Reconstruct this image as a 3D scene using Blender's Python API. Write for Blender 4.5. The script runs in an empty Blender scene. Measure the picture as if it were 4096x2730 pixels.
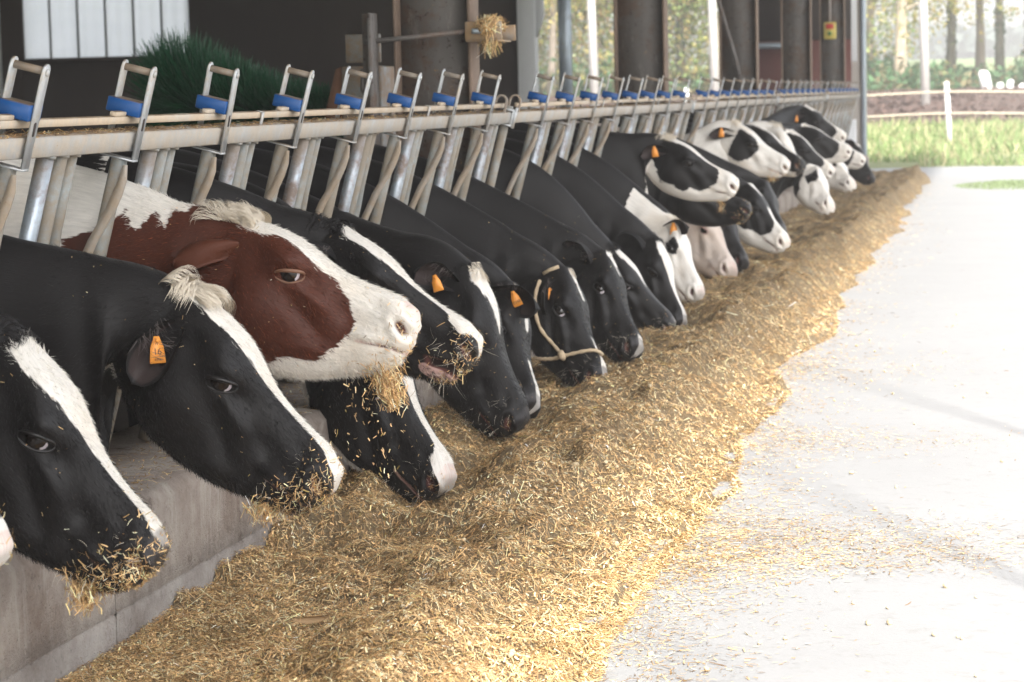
import bpy, math, random
import numpy as np
from mathutils import Matrix, Vector

# ------------------------------------------------------------------ camera, sky, sun, exposure
S = bpy.context.scene
COL = S.collection
cam_data = bpy.data.cameras.new('camera')
cam = bpy.data.objects.new('camera', cam_data); COL.objects.link(cam); S.camera = cam
_r, _u, _f = Vector((0.9787051, 0.2040264, -0.0225714)), Vector((0.0013766, 0.1034329, 0.9946355)), Vector((-0.2052666, 0.9734859, -0.1009494))
_m = Matrix((_r, _u, -_f)).transposed().to_4x4(); _m.translation = Vector((2.2, 0.0, 1.3))
cam.matrix_world = _m
cam_data.sensor_width = 36.0; cam_data.lens = 36.0 * 2400 / 1024
cam_data.clip_start = 0.1; cam_data.clip_end = 3000
cam_data.dof.use_dof = True; cam_data.dof.focus_distance = 6.3; cam_data.dof.aperture_fstop = 8.0

SUN_EL = math.radians(46); SUN_AZ = (0.42, -0.91)            # horizontal direction towards the sun
world = bpy.data.worlds.new('World'); S.world = world; world.use_nodes = True
wn = world.node_tree
sky = wn.nodes.new('ShaderNodeTexSky'); sky.sky_type = 'NISHITA'; sky.sun_disc = False
sky.sun_elevation = SUN_EL; sky.sun_rotation = math.atan2(SUN_AZ[0], SUN_AZ[1])
sky.air_density = 1.0; sky.dust_density = 3.0
bg = wn.nodes['Background']; bg.inputs[1].default_value = 0.15
hs = wn.nodes.new('ShaderNodeHueSaturation'); hs.inputs['Saturation'].default_value = 0.28
wn.links.new(sky.outputs[0], hs.inputs['Color']); wn.links.new(hs.outputs[0], bg.inputs[0])
sun_d = bpy.data.lights.new('sun', 'SUN'); sun_d.energy = 2.8; sun_d.angle = math.radians(3.5); sun_d.color = (1.0, 0.965, 0.915)
sun = bpy.data.objects.new('sun', sun_d); COL.objects.link(sun)
_d = Vector((SUN_AZ[0]*math.cos(SUN_EL), SUN_AZ[1]*math.cos(SUN_EL), math.sin(SUN_EL)))
sun.rotation_euler = _d.to_track_quat('Z', 'Y').to_euler()
S.view_settings.view_transform = 'Standard'; S.view_settings.look = 'None'
S.view_settings.gamma = 1.0; S.view_settings.use_curve_mapping = False
S.view_settings.exposure = 1.8
S.cycles.max_bounces = 8; S.cycles.diffuse_bounces = 5

RNG = np.random.default_rng(11)
random.seed(5)

# ------------------------------------------------------------------ helpers
def tag(o, label=None, cat=None, group=None, kind=None):
    if label: o['label'] = label
    if cat: o['category'] = cat
    if group: o['group'] = group
    if kind: o['kind'] = kind
    return o
def empty(name, loc=(0, 0, 0)):
    o = bpy.data.objects.new(name, None); COL.objects.link(o); o.location = loc; o.empty_display_size = 0.1
    return o
def link(name, me, parent=None):
    o = bpy.data.objects.new(name, me); COL.objects.link(o)
    if parent is not None:
        o.parent = parent
        loc = parent.location if parent.parent is None else Vector((0, 0, 0))
        if parent.type == 'EMPTY': o.location = -Vector(parent.location)
    return o
def fast_mesh(name, V, F, mats, smooth=True, attrs=None, midx=None):
    """V (n,3); F (m,4) or (m,3) int arrays, or a list of such arrays"""
    Fs = F if isinstance(F, list) else [F]
    Fs = [np.asarray(f, np.int32) for f in Fs if len(f)]
    me = bpy.data.meshes.new(name)
    V = np.asarray(V, np.float32)
    me.vertices.add(len(V)); me.vertices.foreach_set('co', V.ravel())
    loops = np.concatenate([f.ravel() for f in Fs]); tot = np.concatenate([np.full(len(f), f.shape[1], np.int32) for f in Fs])
    st = np.concatenate([[0], np.cumsum(tot)[:-1]]).astype(np.int32)
    me.loops.add(len(loops)); me.loops.foreach_set('vertex_index', loops)
    me.polygons.add(len(tot)); me.polygons.foreach_set('loop_start', st); me.polygons.foreach_set('loop_total', tot)
    if smooth: me.polygons.foreach_set('use_smooth', np.ones(len(tot), bool))
    if midx is not None: me.polygons.foreach_set('material_index', np.asarray(midx, np.int32))
    me.update(calc_edges=True)
    for k, (ty, a) in (attrs or {}).items():
        at = me.attributes.new(k, ty, 'POINT')
        at.data.foreach_set('vector' if ty == 'FLOAT_VECTOR' else ('color' if ty == 'FLOAT_COLOR' else 'value'), np.asarray(a, np.float32).ravel())
    for m in (mats if isinstance(mats, (list, tuple)) else [mats]): me.materials.append(m)
    me.validate(clean_customdata=False)
    return me
class MB:
    """collects boxes, tubes and strips; build() links them as ONE mesh object"""
    def __init__(s): s.V = []; s.F4 = []; s.F3 = []; s.n = 0
    def add(s, V, F):
        V = np.asarray(V, float)
        for f in F:
            f = [i + s.n for i in f]
            (s.F4 if len(f) == 4 else s.F3).append(f)
        s.V.append(V); s.n += len(V); return s
    def box(s, o, ex, ey, ez, bev=0.0):
        """centre o, half-extent vectors; bevelled when bev>0"""
        o, ex, ey, ez = (np.asarray(v, float) for v in (o, ex, ey, ez))
        if bev <= 0:
            V = [o + a*ex + b*ey + c*ez for a in (-1, 1) for b in (-1, 1) for c in (-1, 1)]
            return s.add(V, [(0, 1, 3, 2), (4, 6, 7, 5), (0, 4, 5, 1), (2, 3, 7, 6), (0, 2, 6, 4), (1, 5, 7, 3)])
        L = [np.linalg.norm(v) for v in (ex, ey, ez)]; U = [ex/L[0], ey/L[1], ez/L[2]]
        bev = min(bev, min(L)*0.49)
        idx = {}; V = []
        for a in (-1, 1):
            for b in (-1, 1):
                for c in (-1, 1):
                    for k in range(3):
                        p = o.copy()
                        for q, sg in enumerate((a, b, c)): p = p + U[q]*sg*(L[q] - (0 if q == k else bev))
                        idx[(a, b, c, k)] = len(V); V.append(p)
        F = []
        for k in range(3):
            for sg in (-1, 1):
                q = [(-1, -1), (1, -1), (1, 1), (-1, 1)]
                f = []
                for (p1, p2) in q:
                    t = [0, 0, 0]; t[k] = sg; t[(k+1) % 3] = p1; t[(k+2) % 3] = p2; f.append(idx[(t[0], t[1], t[2], k)])
                F.append(f if sg > 0 else f[::-1])
        for k in range(3):
            i, j = (k+1) % 3, (k+2) % 3
            for p1 in (-1, 1):
                for p2 in (-1, 1):
                    t = [0, 0, 0]; t[i] = p1; t[j] = p2
                    a0 = list(t); a0[k] = -1; a1 = list(t); a1[k] = 1
                    f = [idx[(*a0, i)], idx[(*a1, i)], idx[(*a1, j)], idx[(*a0, j)]]
                    F.append(f if p1*p2 < 0 else f[::-1])
        for a in (-1, 1):
            for b in (-1, 1):
                for c in (-1, 1):
                    f = [idx[(a, b, c, 0)], idx[(a, b, c, 1)], idx[(a, b, c, 2)]]
                    F.append(f if a*b*c > 0 else f[::-1])
        return s.add(V, F)
    def abox(s, x0, x1, y0, y1, z0, z1, bev=0.0):
        return s.box(((x0+x1)/2, (y0+y1)/2, (z0+z1)/2), ((x1-x0)/2, 0, 0), (0, (y1-y0)/2, 0), (0, 0, (z1-z0)/2), bev)
    def tube(s, pts, rad, n=10, cap=True):
        pts = np.asarray(pts, float); m = len(pts)
        rad = np.full(m, rad) if np.isscalar(rad) else np.asarray(rad, float)
        T = np.gradient(pts, axis=0); T /= np.linalg.norm(T, axis=1)[:, None] + 1e-12
        up = np.array([0, 0, 1.]) if abs(T[0][2]) < .9 else np.array([1., 0, 0])
        V = []; a = np.cross(T[0], up); a /= np.linalg.norm(a)
        for i in range(m):
            a = a - T[i]*np.dot(a, T[i]); a /= np.linalg.norm(a); b = np.cross(T[i], a)
            for k in range(n):
                w = 2*math.pi*k/n; V.append(pts[i] + rad[i]*(math.cos(w)*a + math.sin(w)*b))
        F = [(i*n+k, i*n+(k+1) % n, (i+1)*n+(k+1) % n, (i+1)*n+k) for i in range(m-1) for k in range(n)]
        if cap:
            V += [pts[0], pts[-1]]; e0, e1 = m*n, m*n+1
            F += [(e0, (k+1) % n, k) for k in range(n)] + [(e1, (m-1)*n+k, (m-1)*n+(k+1) % n) for k in range(n)]
        return s.add(V, F)
    def prism(s, poly, ez):
        """extrude a closed 3-D polygon along ez"""
        P = np.asarray(poly, float); n = len(P); c0 = P.mean(0); ez = np.asarray(ez, float)
        V = list(P) + list(P + ez) + [c0, c0 + ez]
        F = [(i, (i+1) % n, n+(i+1) % n, n+i) for i in range(n)]
        F += [(2*n, (i+1) % n, i) for i in range(n)] + [(2*n+1, n+i, n+(i+1) % n) for i in range(n)]
        return s.add(V, F)
    def mesh(s, name, mat, smooth=False):
        V = np.concatenate(s.V)
        return fast_mesh(name, V, [np.array(s.F4, np.int32).reshape(-1, 4), np.array(s.F3, np.int32).reshape(-1, 3)], mat, smooth)
    def build(s, name, mat, parent=None, smooth=False):
        return link(name, s.mesh(name, mat, smooth), parent)

# ---- node material helper
class NM:
    def __init__(s, name):
        s.m = bpy.data.materials.new(name); s.m.use_nodes = True; s.t = s.m.node_tree
        s.b = s.t.nodes['Principled BSDF']; s.out = s.t.nodes['Material Output']
    def n(s, ty, **kw):
        nd = s.t.nodes.new(ty)
        for k, v in kw.items():
            if k.startswith('i_'): nd.inputs[int(k[2:]) if k[2:].isdigit() else k[2:].replace('_', ' ')].default_value = v
            else: setattr(nd, k, v)
        return nd
    def l(s, a, b): s.t.links.new(a, b)
    def coord(s, kind='Object'): return s.n('ShaderNodeTexCoord').outputs[kind]
    def geo(s, k='Position'): return s.n('ShaderNodeNewGeometry').outputs[k]
    def attr(s, name, out='Fac'): return s.n('ShaderNodeAttribute', attribute_name=name).outputs[out]
    def map(s, v, sc=(1, 1, 1)):
        nd = s.n('ShaderNodeMapping'); nd.inputs['Scale'].default_value = sc; s.l(v, nd.inputs[0]); return nd.outputs[0]
    def noise(s, v, sc, det=4, rough=.6, out='Fac'):
        nd = s.n('ShaderNodeTexNoise'); nd.inputs['Scale'].default_value = sc; nd.inputs['Detail'].default_value = det; nd.inputs['Roughness'].default_value = rough
        if v is not None: s.l(v, nd.inputs['Vector'])
        return nd.outputs[out]
    def voro(s, v, sc, out='Distance'):
        nd = s.n('ShaderNodeTexVoronoi'); nd.inputs['Scale'].default_value = sc
        if v is not None: s.l(v, nd.inputs['Vector'])
        return nd.outputs[out]
    def ramp(s, v, a, b, lo=0., hi=1.):
        nd = s.n('ShaderNodeMapRange'); nd.clamp = True
        for i, x in ((1, a), (2, b), (3, lo), (4, hi)): nd.inputs[i].default_value = x
        s.l(v, nd.inputs[0]); return nd.outputs[0]
    def math(s, op, a, b=None):
        nd = s.n('ShaderNodeMath', operation=op)
        for i, x in enumerate((a, b)):
            if x is None: continue
            if isinstance(x, (int, float)): nd.inputs[i].default_value = x
            else: s.l(x, nd.inputs[i])
        return nd.outputs[0]
    def mix(s, f, a, b):
        nd = s.n('ShaderNodeMix', data_type='RGBA')
        for sock, x in ((nd.inputs[0], f), (nd.inputs[6], a), (nd.inputs[7], b)):
            if isinstance(x, (int, float)): sock.default_value = x
            elif isinstance(x, tuple): sock.default_value = (*x, 1) if len(x) == 3 else x
            else: s.l(x, sock)
        return nd.outputs[2]
    def base(s, c, rough=.6, metal=0., spec=None):
        if isinstance(c, tuple): s.b.inputs['Base Color'].default_value = (*c, 1)
        else: s.l(c, s.b.inputs['Base Color'])
        if isinstance(rough, (int, float)): s.b.inputs['Roughness'].default_value = rough
        else: s.l(rough, s.b.inputs['Roughness'])
        if isinstance(metal, (int, float)): s.b.inputs['Metallic'].default_value = metal
        else: s.l(metal, s.b.inputs['Metallic'])
        if spec is not None: s.b.inputs['Specular IOR Level'].default_value = spec
        return s
    def bump(s, h, dist=.005, strength=.5):
        nd = s.n('ShaderNodeBump'); nd.inputs['Strength'].default_value = strength; nd.inputs['Distance'].default_value = dist
        s.l(h, nd.inputs['Height']); s.l(nd.outputs[0], s.b.inputs['Normal']); return s

def mat_plain(name, c, rough=.6, metal=0., var=.25, sc=12.):
    m = NM(name); v = m.geo(); f = m.noise(v, sc, 5)
    d = tuple(x*(1-var) for x in c); e = tuple(min(1, x*(1+var)) for x in c)
    m.base(m.mix(f, d, e), rough, metal); m.bump(m.noise(v, sc*6, 3), .003, .3)
    return m.m
def mat_galv(name, base=(.44, .45, .45), dirt=(.36, .28, .19), amount=.5, metal=.35):
    m = NM(name); v = m.geo()
    n1 = m.noise(v, 9, 6, .7); n2 = m.noise(v, 60, 4, .7); n3 = m.noise(m.map(v, (1, 1, .25)), 24, 4)
    steel = m.mix(n3, tuple(x*.72 for x in base), tuple(min(1, x*1.2) for x in base))
    dm = m.ramp(m.math('ADD', n1, m.math('MULTIPLY', n2, .35)), .78-.32*amount, .98-.25*amount)
    nz = m.n('ShaderNodeSeparateXYZ'); m.l(m.geo('True Normal'), nz.inputs[0])
    top = m.ramp(nz.outputs[2], .55, .9)
    col = m.mix(m.math('MULTIPLY', dm, .8), steel, m.mix(n2, tuple(x*.8 for x in dirt), tuple(x*1.35 for x in dirt)))
    col = m.mix(m.math('MULTIPLY', top, m.ramp(n1, .3, .55)), col, m.mix(n2, (.16, .11, .07), (.3, .21, .13)))
    rust = m.ramp(m.noise(v, 30, 5, .75), .66, .74)
    col = m.mix(m.math('MULTIPLY', rust, .75), col, (.17, .075, .03))
    m.base(col, m.ramp(dm, 0, 1, .36, .75), m.ramp(dm, 0, .8, metal, 0.))
    m.bump(m.math('ADD', n2, m.noise(v, 220, 3)), .0015, .4)
    return m.m

# ------------------------------------------------------------------ materials of the setting
def mat_yard():
    m = NM('yard_concrete'); v = m.geo()
    n = m.noise(v, .9, 6, .65); n2 = m.noise(v, 14, 5, .7); n3 = m.voro(v, 90)
    c = m.mix(n, (.25, .25, .25), (.315, .315, .315)); c = m.mix(m.ramp(n2, .55, .8), c, (.23, .225, .215))
    c = m.mix(m.ramp(m.noise(v, 5, 6, .8), .62, .72), c, (.285, .277, .26))
    m.base(c, .8, 0, .3); m.bump(m.math('ADD', n2, m.math('MULTIPLY', n3, .3)), .004, .35); return m.m
def mat_kerb():
    m = NM('kerb_concrete'); v = m.geo(); sp = m.n('ShaderNodeSeparateXYZ'); m.l(v, sp.inputs[0])
    big = m.noise(v, 3.0, 7, .72); st = m.noise(m.map(v, (1, 5, .5)), 2.2, 6, .75); fine = m.noise(v, 55, 6, .8); pit = m.voro(v, 75)
    up = m.mix(m.ramp(big, .36, .62), (.25, .195, .16), (.46, .405, .355)); up = m.mix(m.ramp(st, .52, .68, 0, .8), up, (.5, .455, .4))
    lo = m.mix(m.ramp(big, .38, .62), (.23, .195, .17), (.43, .395, .36))
    c = m.mix(m.ramp(m.math('ADD', sp.outputs[2], m.math('MULTIPLY', m.math('SUBTRACT', big, .5), .12)), .07, .15), lo, up)
    c = m.mix(m.ramp(m.noise(v, 7, 6, .8), .56, .68, 0, .85), c, (.12, .09, .072)); c = m.mix(m.ramp(fine, .6, .7, 0, .7), c, (.09, .075, .065)); c = m.mix(m.ramp(fine, .3, .4, .5, 0), c, (.5, .46, .41))
    m.base(c, .88, 0, .2); h = m.math('ADD', fine, m.math('MULTIPLY', m.noise(v, 14, 6, .75), 1.5)); m.bump(m.math('ADD', h, m.math('MULTIPLY', m.ramp(pit, 0, .25), .5)), .009, .9); return m.m
def mat_ground(name, a, b, sc=3., fine=30., bump=.03):
    m = NM(name); v = m.geo()
    c = m.mix(m.noise(v, sc, 6, .7), a, b); c = m.mix(m.ramp(m.noise(v, fine, 4, .7), .55, .75, 0, .5), c, tuple(x*.6 for x in a))
    m.base(c, .9, 0, .2); m.bump(m.noise(v, fine, 5, .75), bump, .8); return m.m
def mat_steel_rust():
    m = NM('rusty_steel'); v = m.geo()
    n1 = m.noise(v, 4.5, 7, .72); n2 = m.noise(v, 26, 5, .75); n3 = m.noise(m.map(v, (1, 1, .15)), 9, 4)
    c = m.mix(n3, (.1, .09, .083), (.21, .195, .183))
    c = m.mix(m.ramp(n1, .48, .6, 0, .7), c, (.14, .085, .055)); c = m.mix(m.ramp(n2, .58, .66, 0, .9), c, (.045, .03, .025)); c = m.mix(m.ramp(m.noise(m.map(v, (1, 1, .3)), 14, 6, .8), .56, .66, 0, .7), c, (.27, .25, .235))
    c = m.mix(m.ramp(m.noise(v, 12, 5, .8), .64, .7), c, (.33, .2, .1))
    m.base(c, m.ramp(n1, .3, .7, .5, .85), m.ramp(n1, .45, .65, .25, 0)); m.bump(n2, .002, .25); return m.m
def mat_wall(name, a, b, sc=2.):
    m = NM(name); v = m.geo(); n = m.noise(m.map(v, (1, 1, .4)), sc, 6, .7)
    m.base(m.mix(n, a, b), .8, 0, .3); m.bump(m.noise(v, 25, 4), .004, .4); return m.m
def mat_translucent_panel():
    m = NM('translucent_sheet'); v = m.geo()
    tr = m.n('ShaderNodeBsdfTranslucent'); df = m.n('ShaderNodeBsdfDiffuse'); mx = m.n('ShaderNodeMixShader'); mx.inputs[0].default_value = .12
    c = m.mix(m.noise(m.map(v, (1, 1, 2.5)), 1.6, 4), (.82, .85, .88), (.97, .98, 1.))
    m.l(c, tr.inputs[0]); m.l(c, df.inputs[0]); m.l(tr.outputs[0], mx.inputs[1]); m.l(df.outputs[0], mx.inputs[2]); m.l(mx.outputs[0], m.out.inputs[0]); return m.m

M_flange = mat_plain('rusty_flange', (.19, .135, .1), .8, 0, .45, 9)
M_yard = mat_yard(); M_kerb = mat_kerb(); M_steel = mat_steel_rust()
M_barnfloor = mat_ground('barn_floor', (.06, .045, .035), (.12, .09, .07), 2., 20., .02)
M_grass = mat_ground('verge_grass', (.15, .18, .08), (.26, .27, .14), .7, 6., .08)
M_field = mat_ground('far_field', (.13, .2, .06), (.22, .27, .12), .05, 2., .05)
M_soil = mat_ground('ploughed_soil', (.085, .056, .046), (.15, .108, .09), .8, 9., .12)
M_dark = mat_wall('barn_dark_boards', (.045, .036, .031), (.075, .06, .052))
M_roof = mat_wall('roof_underside', (.15, .14, .13), (.24, .22, .2))
M_red = mat_wall('oxide_red_panel', (.12, .05, .042), (.2, .085, .07), 3.)
M_post = mat_wall('weathered_post', (.42, .38, .34), (.64, .6, .55), 5.)
M_white_post = mat_wall('painted_post', (.78, .79, .8), (.88, .89, .9), 4.)
M_sheet = mat_translucent_panel()
M_galvp = mat_galv('galvanised_post', (.4, .46, .52), (.3, .28, .25), .15, .5)

# ------------------------------------------------------------------ ground and terrain
def terrain_z(Y):
    return np.interp(Y, [-60, 40, 52, 76, 95, 220, 900], [0, 0, .42, 1.22, 1.3, 4.1, 12.])
def strip(name, X0, X1, Y0, Y1, nx, ny, mat, dz=0., rough=0., z=None, kind='structure'):
    xs = np.linspace(X0, X1, nx+1); ys = np.linspace(Y0, Y1, ny+1); XX, YY = np.meshgrid(xs, ys)
    Z = (terrain_z(YY) if z is None else np.full_like(XX, z)) + dz
    if rough: Z = Z + rough*RNG.standard_normal(Z.shape)
    V = np.stack([XX, YY, Z], -1).reshape(-1, 3); n = nx+1
    i = (np.arange(ny)[:, None]*n + np.arange(nx)[None]).ravel()
    me = fast_mesh(name, V, np.stack([i, i+1, i+n+1, i+n], 1), mat, True)
    return tag(link(name, me), kind=kind)
base_ground = strip('ground', -900, 900, -300, 1500, 60, 200, M_field, -.27)
strip('yard', -.4, 45, -40, 40.2, 8, 12, M_yard, 0, z=0.004)
strip('grass_verge', -30, 60, 39.9, 52.6, 60, 16, M_grass, .02, .02)
strip('ploughed_field', -70, 120, 52.2, 76, 260, 60, M_soil, .02, .05)
strip('bounce_strip', -42, -9, 31.5, 62, 6, 20, M_yard, .02)  # pale strip added behind the end wall to bounce light onto the window
strip('barn_floor', -16, -.25, -10, 37.5, 4, 8, M_barnfloor, z=-.2)

# ------------------------------------------------------------------ kerb wall between yard and barn
kerb = tag(empty('concrete_kerb', (0.08, 5, 0)), 'long low stained concrete kerb wall below the feed fence', 'kerb wall')
SEG = [-4.0, 5.36, 12.2, 19.1, 26., 36.]
for a, b in zip(SEG[:-1], SEG[1:]):
    prof = [(.08, -.3), (.08, .078), (.0745, .083), (.08, .088), (.08, .305), (.058, .335), (-.42, .335), (-.42, -.3)]
    n = len(prof); ny = max(2, int((b-a)/.25)); ys = np.linspace(a+.004, b-.004, ny)
    V = [(x + .0015*math.sin(y*7+z*9), y, z) for y in ys for (x, z) in prof]
    F = [(i*n+k, i*n+(k+1) % n, (i+1)*n+(k+1) % n, (i+1)*n+k) for i in range(ny-1) for k in range(n)]
    mb = MB(); mb.add(V, F); mb.add([V[k] for k in range(n)], [tuple(range(n))[::-1]] if False else [(0, 1, 6, 7), (1, 4, 5, 6), (1, 2, 3), (1, 3, 4)])
    mb.build('kerb_section', M_kerb, kerb)

# ------------------------------------------------------------------ the barn
barn = tag(empty('cattle_barn', (-6, 18, -.2)), 'open sided cattle barn with rusty steel columns and dark end wall', 'barn')
def bpart(name, mat, mb, parent=None, smooth=False): return mb.build(name, mat, parent or barn, smooth)
# roof: eave over the alley, ridge inside
mb = MB()
for (x0, z0, x1, z1) in ((2.72, 4.3, -3.9, 5.89), (-3.9, 5.89, -7., 6.6), (-7., 6.6, -16.5, 4.4)):
    ye_ = 38 if x0 > 0 else 30.15
    mb.add([(x0, -12, z0), (x0, ye_, z0), (x1, ye_, z1), (x1, -12, z1), (x0, -12, z0+.12), (x0, ye_, z0+.12), (x1, ye_, z1+.12), (x1, -12, z1+.12)],
           [(0, 1, 2, 3), (7, 6, 5, 4), (0, 4, 5, 1), (2, 6, 7, 3), (0, 3, 7, 4), (1, 5, 6, 2)])
bpart('roof', M_roof, mb)
for y in (-.1, 2.75, 5.4, 8.2): bpart('streak_caster_post', M_galvp, MB().tube([(2.66, y, -.1), (2.66, y, 4.32)], .013, 10), None, True)  # slender unseen posts added to cast faint shadow streaks across the yard
# rear long wall
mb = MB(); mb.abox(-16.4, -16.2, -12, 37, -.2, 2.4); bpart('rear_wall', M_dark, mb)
# end wall across the barn, with the translucent window band
WX0, WX1, WZ0, WZ1 = -10.66, -8.33, 1.95, 3.6
mb = MB()
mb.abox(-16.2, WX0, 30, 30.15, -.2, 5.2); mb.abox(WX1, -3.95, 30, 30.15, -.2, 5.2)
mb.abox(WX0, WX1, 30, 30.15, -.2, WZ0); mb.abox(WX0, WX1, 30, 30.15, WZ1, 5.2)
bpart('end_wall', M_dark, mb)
win = bpart('window', M_dark, MB().abox(WX0-.06, WX1+.05, 29.93, 29.998, WZ0-.06, WZ0))
w = (WX1-WX0)/6.
for k in range(6):
    mb = MB(); ns = 9
    xs = np.linspace(WX0+k*w+.012, WX0+(k+1)*w-.012, ns)
    V = []
    for x in xs:
        yy = 30.05 + .012*math.sin((x-WX0)*40)
        V += [(x, yy, WZ0), (x, yy, WZ1)]
    mb.add(V, [(2*i, 2*i+2, 2*i+3, 2*i+1) for i in range(ns-1)])
    p = mb.build('pane', M_sheet, None, True); p.parent = win
M_mull = mat_plain('window_bar', (.3, .31, .33), .5)
for k in range(1, 6):
    p = MB().abox(WX0+k*w-.012, WX0+k*w+.012, 30.02, 30.06, WZ0, WZ1).build('glazing_bar', M_mull); p.parent = win
bpart('wall_post', M_white_post, MB().abox(-11.08, -10.93, 29.8, 29.95, -.2, 4.6, .01))
# columns (I sections): web faces along the row, flanges either side
COLY = [10.55, 16.62, 22.7, 28.8, 34.6]
for y in COLY:
    c0 = bpart('steel_column', M_steel, MB().abox(-.5, -.18, y-.006, y+.006, -.2, 4.6))
    for xf in (-.17, -.51):
        f = MB().abox(xf-.008, xf+.008, y-.085, y+.085, -.2, 4.6, .003).build('flange', M_flange); f.parent = c0
# the far panels, door frame posts and end post
bpart('red_wall_panel', M_red, MB().abox(-2.1, -.2, 36.4, 36.5, -.2, 2.05))
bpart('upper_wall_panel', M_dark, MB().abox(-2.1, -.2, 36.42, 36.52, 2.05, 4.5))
bpart('wall_pipe', M_galvp, MB().tube([(-2.05, 36.3, 1.98), (-.9, 36.3, 1.99)], .05), None, True)
bpart('door_frame_post', M_white_post, MB().abox(-3.95, -3.72, 29.9, 30.1, -.2, 3.2, .01))
bpart('door_brace', M_white_post, MB().prism([(-3.72, 29.95, 2.05), (-3.62, 29.95, 2.3), (-3.62, 29.95, 3.2), (-3.72, 29.95, 3.2)], (0, .1, 0)))
bpart('galvanised_door_post', M_galvp, MB().tube([(-3.28, 29.6, -.2), (-3.28, 29.6, 4.2)], .085, 14), None, True)
ep = bpart('end_post', M_post, MB().abox(-.36, -.06, 36.6, 36.9, -.2, 4.5, .012))
q = MB().abox(-.06, .0, 36.55, 36.93, -.2, 4.5, .006).build('steel_edge', M_galvp); q.parent = ep
q = MB().abox(-.33, -.12, 36.585, 36.599, 1.72, 4.3).build('pale_panel', M_white_post); q.parent = ep
bpart('corrugated_sheet', M_white_post, (lambda m: [m.tube([(-.52+.035*k, 36.2, -.1), (-.52+.035*k, 36.2, .86)], .019, 6) for k in range(12)] and m)(MB()))
# diagonal rods at the third column
dr = bpart('diagonal_rod', M_steel, MB().tube([(-.62, 22.4, 2.6), (-.36, 22.55, 1.62), (-.3, 22.6, 1.3)], .02, 8), None, True)
# yellow switch box on its cable, hung on the last column
sw = tag(empty('switch_box', (-.36, 34.4, 2.14)), 'small yellow switch box with red button on the last steel column', 'switch box')
M_yel = mat_plain('yellow_plastic', (.62, .5, .12), .5); M_redb = mat_plain('red_plastic', (.55, .05, .03), .4); M_grn = mat_plain('green_plastic', (.1, .22, .05), .4)
M_cable = mat_plain('grey_cable', (.5, .45, .42), .6)
MB().abox(-.45, -.28, 34.45, 34.55, 2.02, 2.26, .012).build('housing', M_yel, sw)
MB().abox(-.42, -.31, 34.42, 34.449, 2.165, 2.235, .008).build('red_button', M_redb, sw)
MB().tube([(-.365, 34.43, 2.1), (-.365, 34.45, 2.1)], .03, 12).build('green_button', M_grn, sw, True)
MB().tube([(-.365, 34.5, 2.26), (-.365, 34.5, 4.4)], .014, 8).build('cable', M_cable, sw, True)

# first column: stub channel, tie rod, clamp bracket and the straw lodged on it
col1 = [o for o in COL.objects if o.name == 'steel_column'][0]
for nm, mt, mb, sm in (
    ('stub_channel', M_steel, MB().abox(-.615, -.555, 10.3, 10.34, -.2, 1.68).abox(-.565, -.545, 10.2, 10.3, -.2, 1.68, .003), False),
    ('tie_rod', M_steel, MB().tube([(-.6, 10.26, 1.555), (-.1, 10.42, 1.6)], .011, 8), True),
    ('clamp_bracket', mat_galv('clamp_rust', (.3, .26, .22), (.36, .22, .1), .9), MB().abox(-.165, .0, 10.36, 10.375, 1.555, 1.635, .003).abox(-.165, -.02, 10.37, 10.66, 1.548, 1.556, .002).abox(-.15, -.0, 10.66, 10.675, 1.555, 1.625, .003), False),
    ('clamp_bolt', M_galvp, MB().tube([(-.125, 10.33, 1.593), (-.06, 10.37, 1.593)], .013, 8), True)):
    o = mb.build(nm, mt, None, sm); o.parent = col1

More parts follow.
